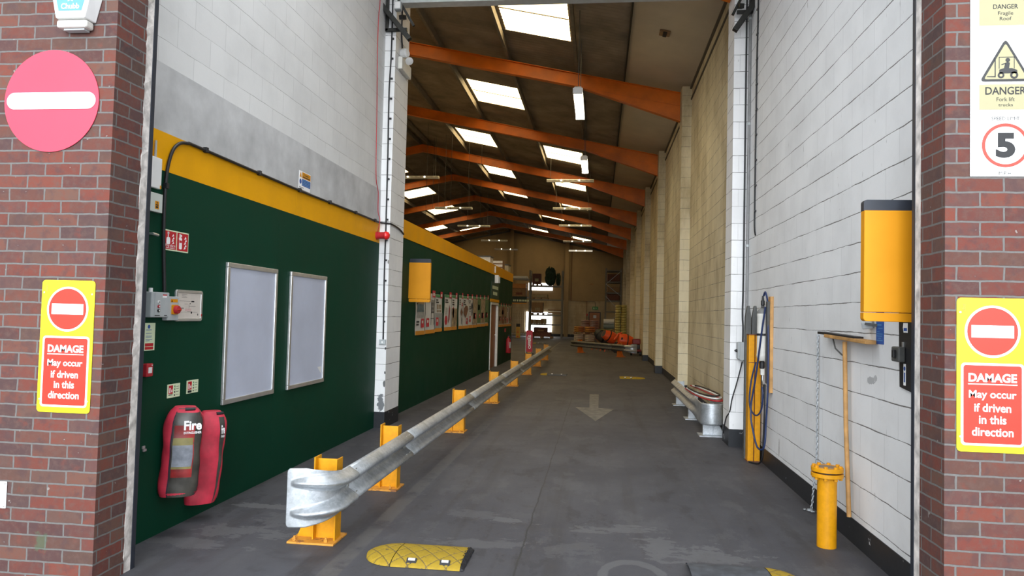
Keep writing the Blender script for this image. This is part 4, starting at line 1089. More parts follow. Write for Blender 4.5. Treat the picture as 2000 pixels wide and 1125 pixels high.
t = thing('broom', 'wooden broom hung head-up on the white wall with black bristle edge', 'broom', (1.88, 5.75, .19))
MB().tube([(1.888, 5.735, .195), (1.882, 5.80, .85), (1.878, 5.83, 1.50)], .0165, 14).build('handle', WOOD, t, smooth=50)
MB().beam((1.87, 6.20, 1.535), (1.87, 5.27, 1.512), .075, .028).build('head', WOOD, t, bevel=.005)
MB().beam((1.868, 6.38, 1.556), (1.868, 5.50, 1.535), .066, .020).build('rubber_blade', BLACK, t)
MB().tube([(1.86, 6.06, 1.525), (1.862, 6.0, 1.44), (1.872, 5.87, 1.395), (1.88, 5.83, 1.395)], .006, 8).build('brace', DGREY, t, smooth=60)

# chain of links
t = None
b = MB(); z = 1.515; k = 0
while z > .035:
    a = Vector((1.905, 6.61+.004*sin(k), z)); R = .0135
    pts = []
    for q in range(14):
        ang = 2*pi*q/14; h = sin(ang)*.017; s = cos(ang)*.0095
        ax = Vector((0, 1, 0)) if k % 2 else Vector((.82, .57, 0))
        off = Vector((-.035*max(0, 1-z/.5), 0.02*max(0, 1-z/.5), 0))
        pts.append(a + ax*s + Vector((0, 0, h)) + off)
    b.tube(pts, .0042, 6, closed=True); z -= .0255; k += 1
for q in range(5):
    a = Vector((1.865-.012*q*((-1)**q*.3+.7), 6.62+.018*q-.05, .012)); 
    pts = [a + Vector((cos(q*1.1)*cos(2*pi*e/12)*.017 - sin(q*1.1)*sin(2*pi*e/12)*.0095, sin(q*1.1)*cos(2*pi*e/12)*.017 + cos(q*1.1)*sin(2*pi*e/12)*.0095, .006*(q % 2))) for e in range(12)]
    b.tube(pts, .0042, 6, closed=True)
b.cyl((1.922, 6.61, 1.53), (1.895, 6.61, 1.53), .006, n=8)
solo(b, 'hanging_chain', GALV, 'galvanised chain hanging down the white wall behind the yellow bollard', 'chain', smooth=50)

# folding yellow barrier signs seen edge-square to the street
def ysign(x0, x1, y, z0_, z1_, label, fold):
    t = thing('yellow_sign_case', label, 'sign case', ((x0+x1)/2, y, z0_), 'yellow sign cases with dark tops')
    F = front((x0+x1)/2, y, (z0_+z1_)/2); w_, h_ = x1-x0, z1_-z0_
    zt = h_/2-.065
    def clip(lo, hi):
        return [(a, c) for a, c in rrect(w_, h_, .02) if lo <= c <= hi]
    MB().prism(F, [(-w_/2, zt)] + [(w_/2, zt)] + clip(zt, 9), -.05, 0).build('dark_top', NAVY, t)
    MB().prism(F, [(w_/2, zt), (-w_/2, zt)] + [(-w_/2, -h_/2+.055), (w_/2, -h_/2+.055)], -.05, .012).build('face_panel', YELLOWF, t, bevel=.004)
    MB().prism(F, [(w_/2, -h_/2+.052), (-w_/2, -h_/2+.052)] + [p for p in rrect(w_, h_, .02) if p[1] < -h_/2+.03], -.05, .006).build('lower_lip', YELLOWF, t, bevel=.003)
    if fold:
        MB().prism(F, rect(-w_/2-.004, -w_/2+.05, -h_/2+.06, zt), .013, .018).build('side_flange', YELLOWF, t, bevel=.003)
    return t
ysign(1.552, 1.905, 4.5, 1.655, 2.377, 'yellow case with dark top projecting from the white wall beside the brick pier', False)
ysign(-3.18, -2.815, 11.9, 1.815, 2.545, 'yellow case with dark top projecting from the green shop wall', True)

t = thing('shutter_lock_plate', 'tall black lock plate with latch under the yellow sign case', 'lock', (1.9, 4.82, 1.24))
MB().prism(rwall(4.82, 1.45, 1.922), [(-.09, .33), (.12, .33), (.12, -.225), (-.07, -.205)][::-1], 0, .012).build('plate', BLACK, t)
F = rwall(4.83, 1.45, 1.922)
MB().prism(F, rect(-.085, .03, -.045, .05), .012, .055).build('latch_body', DGREY, t, bevel=.008)
MB().prism(F, rect(-.03, .0, -.02, .03), .055, .075).build('latch_tongue', BLACK, t, bevel=.004)
MB().prism(F, rect(-.01, .005, .05, .08), .012, .02).build('keeper', ALU, t)
MB().prism(F, [(.0, .14), (.06, .14), (.06, .20), (-.005, .20), (-.012, .17)], .012, .0126).build('paper_label', SWHITE, t)
MB().prism(F, rect(.0, .035, -.19, -.055), .012, .0126).build('paper_label', SWHITE, t)
MB().prism(F, circ(.014, 18, .017, -.085), .0126, .0130).build('label_print', BLUE, t); MB().prism(F, rect(.008, .026, -.17, -.11), .0126, .0130).build('label_print', BLUE, t); MB().prism(F, rect(.0, .05, .15, .17), .0126, .0130).build('label_print', BLUE, t)
t = thing('blue_notice', 'narrow blue notice hanging below the yellow sign case beside the broom', 'notice', (1.92, 5.245, 1.504))
F = rwall(5.245, 1.60, 1.922)
MB().prism(F, rect(-.067, .067, -.098, .13), 0, .003).build('panel', BLUE, t)
papers(t, F, [(-.05, .03, .03, .038), (-.03, .05, .008, .014), (-.05, .0, -.015, -.011), (-.055, .05, -.03, -.025), (-.055, .04, -.045, -.04), (-.03, .02, -.06, -.056), (-.055, .05, -.075, -.07)], LTBLUE)
t = thing('sensor_hood', 'small battered grey metal hood sticking out beside the blue notice', 'sensor', (1.86, 5.4, 1.60))
F = rwall(5.36, 1.645, 1.922)
MB().prism(Fr(F.o, (-.55, -.8, 0), (0, .25, 1)), [(-.055, -.03), (.035, -.038), (.05, .01), (.02, .042), (-.03, .035)], .0, .075).build('hood', GREYP, t, bevel=.008)
MB().beam((1.922, 5.30, 1.63), (1.85, 5.33, 1.64), .02, .02).build('stem', DGREY, t)

# yellow column of paired channels with black tines behind, and the air line kit
t = thing('guard_post', 'tall yellow double-channel guard post standing before the white wall', 'post', (1.825, 8.85, 0))
MB().box(1.755, 1.820, 8.77, 8.90, .008, 1.475).build('channel', YELLOWP, t, bevel=.004)
MB().box(1.832, 1.895, 8.775, 8.90, .008, 1.475).build('channel', YELLOWP, t, bevel=.004)
MB().box(1.818, 1.834, 8.80, 8.90, .008, 1.47).build('web_gap', RUSTB, t)
MB().box(1.748, 1.900, 8.76, 8.91, 0, .012).build('foot_plate', RUSTB, t)
MB().box(1.750, 1.898, 8.765, 8.905, 1.475, 1.484).build('cap_plate', RUSTB, t)
MB().box(1.753, 1.897, 8.766, 8.772, 1.15, 1.158).build('weld_band', RUSTB, t)
for x, lab in ((1.775, 'black pointed steel tine standing behind the yellow post, the one beside the grey conduit'), (1.853, 'black pointed steel tine standing behind the yellow post, the one beside the white cylinder')):
    b = MB(); b.prism(Fr((x, 8.95, 0), (1, 0, 0), (0, 0, 1)), [(-.034, 0), (.034, 0), (.034, 1.68), (.014, 1.82), (-.010, 1.82), (-.034, 1.68)], -.03, .03)
    solo(b, 'steel_tine', DGREY, lab, 'tine', 'black tines behind the yellow post', bevel=.006)
t = thing('timber_batten', 'narrow upright timber batten fixed to the white wall carrying the hoses', 'batten', (1.91, 8.35, .85))
MB().box(1.885, 1.921, 8.30, 8.40, .85, 1.915).build('board', WOOD, t, bevel=.003)
MB().box(1.858, 1.885, 8.32, 8.39, .95, 1.86).build('backing_strip', DGREY, t)
t = thing('air_cylinder', 'white domed gas cylinder strapped up beside the yellow post', 'gas cylinder', (1.845, 8.52, 1.17))
c = Vector((1.858, 8.55, 0))
MB().lathe(c, (0, 0, 1), [(.012, 1.185), (.04, 1.19), (.056, 1.215), (.062, 1.245), (.062, 1.262), (.060, 1.265), (.060, 1.69), (.062, 1.693), (.062, 1.725)], 30).build('body', OFFW, t, smooth=40)
MB().lathe(c, (0, 0, 1), [(.0615, 1.725), (.057, 1.752), (.04, 1.778), (.018, 1.79), (.005, 1.792)], 30).build('shoulder', mat('grey_shoulder', (.17, .17, .165), .6), t, smooth=50)
MB().lathe(c, (0, 0, 1), [(.017, 1.785), (.017, 1.82), (.022, 1.825), (.022, 1.87), (.014, 1.88), (.010, 1.93)], 18).build('valve', BLACK, t, smooth=40)
MB().lathe(c, (0, 0, 1), [(.0635, 1.475), (.0635, 1.50)], 30).build('strap', BLACK, t)
MB().box(1.84, 1.90, 8.52, 8.54, 1.795, 1.805).build('guard_bar', DGREY, t)
MB().lathe(c, (0, 0, 1), [(.02, 1.10), (.03, 1.11), (.03, 1.175), (.015, 1.19)], 18).build('regulator', BLACK, t, smooth=40)
MB().box(1.835, 1.875, 8.50, 8.55, 1.03, 1.10).build('gauge_block', OFFW, t, bevel=.005)
MB().tube([(1.855, 8.5, 1.03), (1.855, 8.5, .97), (1.865, 8.45, .93)], .010, 8).build('outlet', ALU, t)
MB().cyl((1.862, 8.46, .84), (1.862, 8.46, .93), .012, n=10).build('drain', BLACK, t)
hz = [('blue air hose', 'long blue air hose hooped from the cylinder down to a loop near the floor', [(1.868, 8.55, 1.93), (1.872, 8.50, 1.97), (1.875, 8.42, 1.90), (1.872, 8.38, 1.82), (1.868, 8.30, 1.4), (1.868, 8.30, .9), (1.862, 8.34, .5), (1.85, 8.33, .30), (1.83, 8.36, .22), (1.79, 8.45, .24), (1.762, 8.55, .42), (1.752, 8.60, .55), (1.762, 8.62, .72), (1.79, 8.55, 1.0), (1.82, 8.45, 1.45), (1.850, 8.38, 1.80)], BLUEH, .0105),
      ('dark air hose', 'short dark hose hooped across the yellow post from the cylinder foot', [(1.80, 8.60, 1.17), (1.765, 8.64, .98), (1.748, 8.66, .80), (1.752, 8.66, .66), (1.785, 8.62, .575), (1.82, 8.55, .575), (1.845, 8.48, .66), (1.85, 8.45, .80), (1.845, 8.47, .9)], BLUEH, .009),
      ('black feed hose', 'black feed hose dropping from the regulator to the floor by the yellow post', [(1.866, 8.44, .93), (1.866, 8.44, .6), (1.862, 8.46, .3), (1.858, 8.47, .12), (1.84, 8.56, .03), (1.80, 8.66, .012), (1.76, 8.72, .012)], BLACK, .010)]
for nm, lab, ps, m_, r_ in hz:
    solo(MB().tube(spline(ps, 6), r_, 10), nm.replace(' ', '_'), m_, lab, 'hose', 'air hoses', smooth=60)

t = thing('rotary_isolator', 'grey switch box with black rotary handle on its side, fixed to the block pier', 'switch box', (1.87, 9.76, 1.13))
MB().box(1.812, 1.884, 9.60, 9.765, 1.135, 1.362).build('enclosure', GREYP, t, bevel=.004)
MB().box(1.79, 1.812, 9.615, 9.76, 1.15, 1.358).build('lid', GREYP, t, bevel=.004)
MB().cyl((1.79, 9.69, 1.25), (1.772, 9.69, 1.25), .02, n=14).cyl((1.772, 9.69, 1.25), (1.757, 9.69, 1.25), .010, n=10).build('rotary_handle', BLACK, t)
MB().cyl((1.855, 9.68, 1.135), (1.855, 9.68, 1.115), .013, n=12).build('cable_gland', PLAINW, t)
solo(MB().tube(spline([(1.855, 9.68, 1.113), (1.835, 9.70, 1.0), (1.79, 9.72, .80), (1.745, 9.74, .62), (1.722, 9.77, .45), (1.700, 9.9, .35), (1.698, 10.1, .12)], 6), .008, 8), 'trailing_cable', BLACK, 'thin black cable trailing from the pier switch box to the rounded barrier', 'cable', smooth=60)
t = thing('conduit_pipe', 'grey conduit running up the corner beside the block pier', 'pipe', (1.90, 9.72, .95))
MB().tube([(1.905, 9.69, .62), (1.905, 9.69, 6.6)], .019, 14).build('tube', mat('conduit_grey', (.22, .22, .22), .5), t, smooth=50)
for z in (1.0, 2.6, 4.2, 5.6): MB().cyl((1.905, 9.69, z), (1.905, 9.69, z+.03), .024, n=14).build('coupler', GREYP, t)
MB().box(1.885, 1.92, 9.66, 9.70, .56, .68).build('tap_fitting', RUSTB, t, bevel=.006)
solo(MB().tube(spline([(1.868, 9.745, 6.6), (1.868, 9.745, 4.0), (1.868, 9.745, 2.2), (1.862, 9.742, 1.75), (1.868, 9.725, 1.55), (1.863, 9.70, 1.36)], 6), .011, 8), 'supply_cable', BLACK, 'black cable clipped down the block pier into its switch box', 'cable', smooth=60)
t = thing('wall_cable', 'black clipped cable on white wall ending halfway down beside the conduit', 'cable', (1.91, 9.3, 2.7))
MB().tube(spline([(1.911, 9.24, 6.6), (1.911, 9.25, 5.6), (1.911, 9.29, 4.8), (1.911, 9.31, 3.6), (1.911, 9.315, 2.95), (1.911, 9.30, 2.78), (1.911, 9.25, 2.705)], 6), .010, 8).build('sheath', BLACK, t, smooth=60)
for k in range(11): MB().box(1.903, 1.922, 9.26, 9.32, 3.0+.32*k, 3.02+.32*k).build('clip', BLACK, t)
solo(MB().beam((1.905, 9.0, 5.66), (1.905, 7.4, 5.9), .03, .03), 'wall_conduit', OFFW, 'pale conduit sloping up along the white wall from the cable', 'pipe')
solo(MB().beam((.66, 14.1, roofz(.9)-.10), (.90, 14.1, roofz(.9)-.13), .28, .10), 'ceiling_fitting', RUSTB, 'small brown and black fitting on the beige ceiling lining', 'fitting') if False else None
t = thing('ceiling_fitting', 'small brown fitting with dark middle on the beige ceiling lining', 'fitting', (1.12, 13.0, 6.9))
F = Fr((1.12, 13.55, roofz(1.12)-.052), (1, 0, -SL), (0, -1, 0))
MB().prism(F, rect(-.10, .10, -.12, .12), 0, .035).build('frame', CARD, t, bevel=.01); MB().prism(F, rect(-.03, .04, -.11, .11), .035, .05).build('dark_insert', BLACK, t)
# ------------------------------------------------------------------ shop wall
XS = -3.184
PW = mat('poster_paper', (.62, .62, .60), .5, var=.03)
POR = mat('poster_orange_foot', (.62, .25, .02), .5, var=.03)
PRED = mat('poster_red', (.50, .02, .04), .5, var=.05)
PICT = [mat('poster_picture_slate', (.10, .16, .19), .5, var=.4, scale=14), mat('poster_picture_grey', (.30, .31, .30), .6, var=.2, scale=9), mat('poster_picture_brown', (.17, .07, .035), .6, var=.2),
        mat('poster_picture_timber', (.30, .22, .13), .6, var=.4, scale=10), mat('poster_picture_green', (.08, .14, .05), .6, var=.4, scale=10), mat('poster_picture_red', (.28, .05, .05), .5, var=.3)]
def poster(ya, yb, z0_, z1_, label, kind, group):
    yc, w_ = (ya+yb)/2, (yb-ya); h_ = z1_-z0_
    t = thing('poster', label, 'poster', (XS, yc, z0_), group)
    F = lwall(yc, (z0_+z1_)/2, XS+.002)
    hw, hh = w_/2-.006, h_/2
    random.seed(int(ya*100))
    b = MB(); ph = random.uniform(0, 6)
    b.grid(lambda i, j: F.p(-hw+2*hw*j/8, -hh+(2*hh-.06)*i/8, .006+.004*sin(i*1.1+ph)+.003*sin(j*.9+ph)), 9, 9); b.build('sheet', PW, t, smooth=60)
    n = .015
    MB().prism(F, rect(-hw, hw, -hh, -hh+.072), n, n+.001).build('foot_band', POR, t)
    MB().prism(F, rect(-hw, hw*.35, hh-.115, hh-.065), n, n+.001).build('head_band', SAFE if kind != 1 else PW, t)
    q = hw*.38
    MB().prism(F, rpoly([(hw*.30, hh-.13), (hw*.92, hh-.13), (hw*.92, hh), (hw*.30, hh)], .015), n, n+.0015).build('red_tag', PRED, t)
    MB().prism(F, rect(hw*.44, hw*.80, hh-.10, hh-.045), n+.0015, n+.002).build('tag_print', PW, t)
    bars = [(-hw*.85, -hw*.85+hw*random.uniform(.5, .9), hh-.16-.045*i-.026, hh-.16-.045*i) for i in range(random.choice((2, 3)))]
    papers(t, F, bars, INK, n)
    def price(x, y, s=1.0):
        MB().prism(F, rpoly([(x-.11*s, y-.08*s), (x+.11*s, y-.08*s), (x+.11*s, y+.08*s), (x-.11*s, y+.08*s)], .02), n+.002, n+.003).build('price_patch', PRED, t)
        MB().prism(F, rect(x-.06*s, x+.05*s, y-.005, y+.045*s), n+.003, n+.0035).build('price_print', PW, t)
    P = lambda p, m_, nm='picture': MB().prism(F, p, n, n+.0015).build(nm, m_, t)
    k = hw
    if kind == 0:
        P(rect(-k*.7, k*.7, .14, .26), PICT[3]); P([(-k*.75, .0), (k*.7, .0), (k*.6, .14), (-k*.65, .14)], PICT[0]); P([(-k*.85, -.10), (k*.8, -.10), (k*.7, 0), (-k*.75, 0)], PICT[1]); price(k*.42, -.2); papers(t, F, [(-k*.85, -.02-k*.2, -.19, -.16), (-k*.85, -.05-k*.2, -.24, -.21)], INK, n)
    elif kind == 1:
        b = MB()
        for s in (.05, k*.72): b.prism(F, rect(s, s+.02, -.25, .24), n, n+.002)
        for i in range(10): b.prism(F, rect(.05, k*.75, .0+.025*i-.02, .0+.025*i-.008), n, n+.002)
        b.prism(F, rect(.02, k*.72, -.13, -.12), n, n+.002); b.build('picture', INK, t); price(-k*.55, -.2)
    elif kind == 2:
        P(rect(-k, k, -hh+.075, -.03), PICT[1]); b = MB()
        for i in range(3): b.prism(F, rect(-k*.6+i*k*.45, -k*.3+i*k*.45, .05, .14), n, n+.002).prism(F, rect(-k*.6+i*k*.45, -k*.3+i*k*.45, -.015, .03), n, n+.002)
        b.build('picture', PICT[3], t); price(-k*.45, -.2)
    elif kind == 3:
        P([(k*.1, -.25), (k*.45, -.18), (k*.6, .05), (k*.35, .14), (k*.25, 0)], PICT[5]); P(circ(k*.34, 20, -k*.5, -.19, .10), PRED, 'price_patch')
        papers(t, F, [(-k*.8, -k*.2, .06-.04*i, .068-.04*i) for i in range(4)], INK, n)
    elif kind == 4:
        P(rect(-k*.95, k*.95, -hh+.075, .06), PICT[3]); P(circ(k*.3, 20, -k*.45, -.03, .12), PRED, 'price_patch')
    elif kind == 5:
        P([(-k*.2, -.03), (k*.3, .07), (k*.75, -.03), (k*.3, -.13)], PICT[2]); P([(k*.3, -.12), (k*.7, -.2), (k*.6, -.32), (k*.45, -.3)], INK); price(k*.5, .15, .5)
    elif kind == 6:
        P([(-k*.8, -.06), (k*.1, -.16), (k*.85, .04), (k*.6, .12), (0, .14), (-k*.75, .06)], PICT[2]); price(k*.45, -.24, .9)
    elif kind == 7:
        P(circ(k*.25, 18, k*.55, .13, .08), INK); P([(k*.4, .02), (k*.6, .05), (k*.6, -.13), (k*.4, -.1)], INK); price(-k*.3, -.2, .9); papers(t, F, [(-k*.8, k*.1, .1-.04*i, .115-.04*i) for i in range(4)], INK, n)
    else:
        P(rect(-k, k, -hh+.10, hh-.12), PICT[kind % 6] if kind != 11 else PICT[4]); P(rect(-k*.7, k*.3, -.2 if kind % 2 else .02, -.05 if kind % 2 else .16), PW, 'text_panel'); price(k*.2, -.13, .7)
    return t
G1 = 'sale posters on the green shop wall'
spec = [(12.36, 13.06, 1.242, 2.06, 'sale poster with slate grey picture directly below the yellow sign case', 0), (13.08, 13.87, 1.25, 2.07, 'sale poster with black ladder picture beside the yellow sign case', 1), (13.88, 14.52, 1.27, 2.07, 'sale poster with three small bottles above a grey picture', 2),
        (14.72, 15.44, 1.275, 2.09, 'sale poster with red tool picture and round red price', 3), (15.46, 16.08, 1.28, 2.10, 'sale poster with timber picture and oval red price patch', 4), (16.28, 16.78, 1.285, 2.12, 'narrow sale poster with small dark brown diamond picture', 5),
        (16.80, 17.50, 1.285, 2.12, 'sale poster with large brown hexagon picture', 6), (17.53, 18.10, 1.29, 2.13, 'sale poster with black lamp shapes beside a brown hexagon poster', 7), (18.12, 18.80, 1.29, 2.14, 'sale poster with beige picture, fifth before the shop door', 9),
        (18.82, 19.38, 1.30, 2.15, 'sale poster with dark leafy picture, third before the shop door', 10), (19.40, 20.09, 1.30, 2.16, 'sale poster with pale timber picture, second before the shop door', 9), (20.11, 20.75, 1.31, 2.18, 'sale poster with green picture, last before the shop door', 11)]
for a in spec: poster(*a[:6], G1)
for i in range(5): poster(22.95+.68*i, 23.61+.68*i, 1.24, 2.02, ['sale poster right after the shop door frame', 'second sale poster past the shop door', 'middle sale poster of five past the shop door', 'fourth sale poster past the shop door', 'sale poster at the far corner of the shop wall'][i], (9, 8, 9, 3, 9)[i], 'sale posters past the shop door')

t = struct(MB().box(-3.30, XS+.02, 21.22, 21.30, 0, 2.0).box(-3.30, XS+.02, 22.74, 22.85, 0, 2.0).box(-3.30, XS+.02, 21.30, 22.74, 1.93, 2.0), 'door_1', OFFW, bevel=.005)
MB().box(-3.275, -3.235, 21.30, 22.74, .005, 1.93).build('door_leaf', BROWN, t, bevel=.003)
MB().tube([(-3.235, 22.60, 1.0), (-3.19, 22.60, 1.0), (-3.19, 22.48, 1.0)], .012, 8).build('door_handle', ALU, t)
t = thing('door_sign', 'green sign with two pale lines of lettering over the shop door', 'sign', (XS, 22.05, 2.12))
F = lwall(22.05, 2.37, XS+.001)
MB().prism(F, rect(-.84, .84, -.25, .25), 0, .012).build('panel', mat('sign_board_green', (.015, .06, .035), .6, var=.02), t)
b = MB()
for z, w_ in ((.09, 1.2), (-.09, .9)):
    x = -w_/2
    while x < w_/2: b.prism(F, rect(x, x+.085, z-.05, z+.05), .012, .0135); x += .115
b.build('lettering', PHOTOL, t)
solo(MB().box(XS+.001, XS+.014, 21.1, 23.0, 2.02, 2.105), 'door_head_band', YELLOWB, 'orange-yellow strip above the white shop door frame', 'strip')
t = thing('projecting_sign', 'small white projecting light box above the shop door sign', 'sign', (-3.10, 21.9, 2.62))
MB().box(-3.17, -3.05, 21.86, 21.92, 2.60, 2.845).build('case', PLAINW, t, bevel=.004); MB().box(-3.04, -3.01, 21.9, 21.93, 2.60, 2.80).build('edge_rail', GREYP, t); MB().box(-3.16, -3.12, 21.7, 21.74, 2.90, 3.10).build('bracket', OFFW, t)
t = thing('fire_extinguisher', 'bare dark red fire extinguisher on the shop wall near its far corner', 'fire extinguisher', (-3.06, 24.9, .32))
MB().lathe((-3.08, 24.9, .32), (0, 0, 1), [(.07, 0), (.085, .02), (.085, .44), (.06, .50), (.025, .53), (.025, .57)], 20).build('body', RED, t, smooth=40)
MB().box(-3.10, -3.02, 24.88, 24.92, .89, .91).box(-3.09, -3.03, 24.88, 24.92, .93, .945).build('valve_lever', BLACK, t)
MB().tube(spline([(-3.03, 24.88, .90), (-2.98, 24.85, .80), (-2.985, 24.86, .5)], 5), .012, 8).build('hose', BLACK, t)
MB().prism(Fr((-3.0, 24.83, .60), (.6, .8, 0), (0, 0, 1)), rect(-.04, .04, -.1, .1), -.01, .0).build('label', PW, t)
solo(MB().box(XS, XS+.006, 24.6, 24.95, 1.05, 1.17), 'extinguisher_plate', PRED, 'small square red plate above the bare extinguisher', 'notice')

# boxes on the shop roof
for nm, x0, x1, y, z1_, m_, lab in (('storage_box', -4.0, -3.45, 23.0, 3.50, OFFW, 'pale grey box with dark lid on the shop roof'), ('slatted_crate', -3.65, -3.22, 24.2, 3.46, WOOD, 'pale slatted timber crate on the shop roof beside the grey box'), ('cream_carton', -3.60, -3.24, 26.0, 3.45, CARD, 'cream carton on the shop roof nearest the far corner')):
    t = thing(nm, lab, 'box', ((x0+x1)/2, y, 3.1), 'boxes on the shop roof')
    if nm == 'slatted_crate':
        b = MB()
        for k in range(3): b.box(x0, x1, y-.3, y-.28, 3.12+.115*k, 3.20+.115*k)
        b.build('slats', OFFW, t); MB().box(x0, x0+.03, y-.28, y+.3, 3.101, z1_).box(x1-.03, x1, y-.28, y+.3, 3.101, z1_).box(x0, x1, y+.28, y+.3, 3.101, z1_).build('frame', CARD, t)
    else:
        MB().box(x0, x1, y-.3, y+.3, 3.101, z1_-.04).build('body', m_ if nm != 'cream_carton' else mat('cream_card', (.42, .38, .26), .8), t, bevel=.006); MB().box(x0-.02, x1+.02, y-.32, y+.32, z1_-.04, z1_).build('lid', DGREY, t, bevel=.004)

# ------------------------------------------------------------------ lamps
def batten(x0, x1, y, z, label, lit=False):
    t = thing('strip_light', label, 'ceiling light', ((x0+x1)/2, y, z), 'hanging strip lights')
    MB().prism(Fr((0, y, z), (0, 1, 0), (0, 0, 1)), [(-.07, -.05), (.07, -.05), (.10, .02), (.085, .05), (-.085, .05), (-.10, .02)], x0, x1).build('reflector_body', OFFW if not lit else TUBE2, t)
    b = MB(); n = 9
    for i in range(n): b.box(x0+(x1-x0)*(i+.25)/n, x0+(x1-x0)*(i+.75)/n, y-.106, y-.10, z+.012, z+.02)
    b.build('vent_slots', INK, t)
    b = MB()
    for k in (.31, .69): b.cyl((x0+(x1-x0)*k, y-.112, z+.015), (x0+(x1-x0)*k, y-.10, z+.015), .02, n=12)
    b.build('lamp_spots', TUBE, t)
    b = MB()
    for k in (.08, .92): xx = x0+(x1-x0)*k; b.cyl((xx, y, z+.05), (xx, y, roofz(xx)-.05), .006, n=6)
    b.build('suspension_rod', DGREY, t)
TUBE2 = glow('dim_tube', (1.0, .88, .66), .55)
OR = ['first', 'second', 'third', 'fourth', 'fifth']
for i, (y, x0, x1, z, xl0, xl1, zl) in enumerate(((27.3, -2.06, -.28, 6.76, -8.0, -6.24, 6.88), (33.5, -2.21, -.43, 6.62, -7.80, -6.02, 6.61), (39.7, -2.26, -.49, 6.61, -7.92, -6.10, 6.53), (45.9, -2.33, -.48, 6.38, -7.6, -5.9, 6.38), (52.0, -2.22, -.53, 6.35, -7.6, -5.92, 6.38))):
    batten(x0, x1, y, z, '%s unlit strip light from the street in the row on the pier-lined side' % OR[i] if i < 4 else 'softly glowing strip light hung last before the end wall', i == 4)
    batten(xl0, xl1, y, zl, '%s unlit strip light from the street in the row under the ridge' % OR[i])
for y0_, lab in ((13.1, 'brightly lit tube light hung lengthwise before the first orange rafter haunch'), (18.75, 'brightly lit tube light hung lengthwise between second and third orange rafters')):
    t = thing('tube_light', lab, 'ceiling light', (-.46, y0_+.9, 5.72), 'lit tube lights')
    MB().prism(Fr((-.46, 0, 5.76), (1, 0, 0), (0, 0, 1)), [(-.09, 0), (.09, 0), (.06, .07), (-.06, .07)], -(y0_+1.78), -y0_).build('housing', OFFW, t)
    MB().tube([(-.505, y0_+.03, 5.735), (-.505, y0_+1.75, 5.735)], .022, 10).tube([(-.415, y0_+.03, 5.735), (-.415, y0_+1.75, 5.735)], .022, 10).tube([(-.46, y0_+.03, 5.735), (-.46, y0_+1.75, 5.735)], .02, 10).build('tube', TUBE, t)
    MB().box(-.55, -.37, y0_-.02, y0_+.03, 5.70, 5.80).box(-.55, -.37, y0_+1.75, y0_+1.80, 5.70, 5.80).build('end_cap', PLAINW, t)
    b = MB()
    for yy in (y0_+.2, y0_+1.6): b.cyl((-.46, yy, 5.83), (-.46, yy, roofz(-.46)-.03), .007, n=6)
    b.build('suspension_rod', DGREY, t)
for k, (x, y) in enumerate(((-5.9, 26.9), (-6.3, 25.6), (-5.4, 25.6), (-6.6, 27.9), (-5.0, 26.9), (-4.4, 26.2))):
    solo(MB().cyl((x, y, 5.0), (x, y, roofz(x)-.02), .006, n=6), 'hanging_wire', BLACK, 'thin dark wire hanging from the roof over the shop beside the white pillar', 'wire', 'wires hanging over the shop')

# ------------------------------------------------------------------ far end of the hall
g = MB().box(-5.85, -3.72, BACK-.06, BACK-.035, .36, 1.93)
o = struct(g, 'window_20', WINL)
b = MB()
for k in range(16): b.box(-5.85, -3.72, BACK-.07, BACK-.06, .42+.10*k, .435+.10*k)
b.box(-5.42, -5.38, BACK-.075, BACK-.06, .36, 1.93).build('slat', GREYP, o)
o = struct(MB().box(-5.66, -3.73, BACK-.06, BACK-.035, 3.68, 4.26), 'window_21', WINL)
b = MB()
for k in range(5): b.box(-5.66, -3.73, BACK-.07, BACK-.06, 3.74+.10*k, 3.752+.10*k)
b.build('slat', GREYP, o)
o = struct(MB().box(-.79, .16, BACK-.05, BACK-.025, 0, 2.04), 'door_2', BLACK)
MB().box(-.72, .09, BACK-.07, BACK-.051, .01, 1.98).build('door_leaf', BROWN, o)
MB().box(-.42, -.18, BACK-.075, BACK-.071, 1.55, 1.78).build('glazed_panel', mat('wired_glass', (.35, .35, .28), .3), o)
t = thing('exit_sign', 'small green exit sign on the end wall above the brown door', 'sign', (-.28, BACK-.06, 2.24))
MB().box(-.51, -.055, BACK-.08, BACK-.03, 2.225, 2.46).build('panel', SAFE, t)
MB().prism(front(-.28, BACK-.081, 2.34), [(-.15, -.06), (-.05, -.06), (-.08, .06), (-.13, .06)], 0, .003).prism(front(-.28, BACK-.081, 2.34), [(.02, -.03), (.15, 0), (.02, .04)], 0, .003).build('running_symbol', PHOTOL, t)
t = thing('wall_pipework', 'thin brown pipe run dropping down the end wall and turning along above the door', 'pipe', (-1.6, BACK-.06, 1.4))
MB().tube([(-2.22, BACK-.05, 7.6), (-2.22, BACK-.05, 2.88), (-.96, BACK-.05, 2.88), (-.96, BACK-.05, .9)], .022, 8).build('tube', RUSTB, t)
MB().tube([(-.96, BACK-.05, 2.86), (-.36, BACK-.05, 2.86), (-.28, BACK-.05, 2.78), (-.28, BACK-.05, 2.46)], .015, 8).build('branch', DGREY, t)
MB().box(-.98, -.86, BACK-.11, BACK-.03, 1.72, 1.86).build('call_box', RED, t)
solo(MB().box(-.75, -.45, BACK-.06, BACK-.021, 4.20, 4.32), 'wall_vent', CARD, 'small brown oblong vent high on the end wall', 'vent')

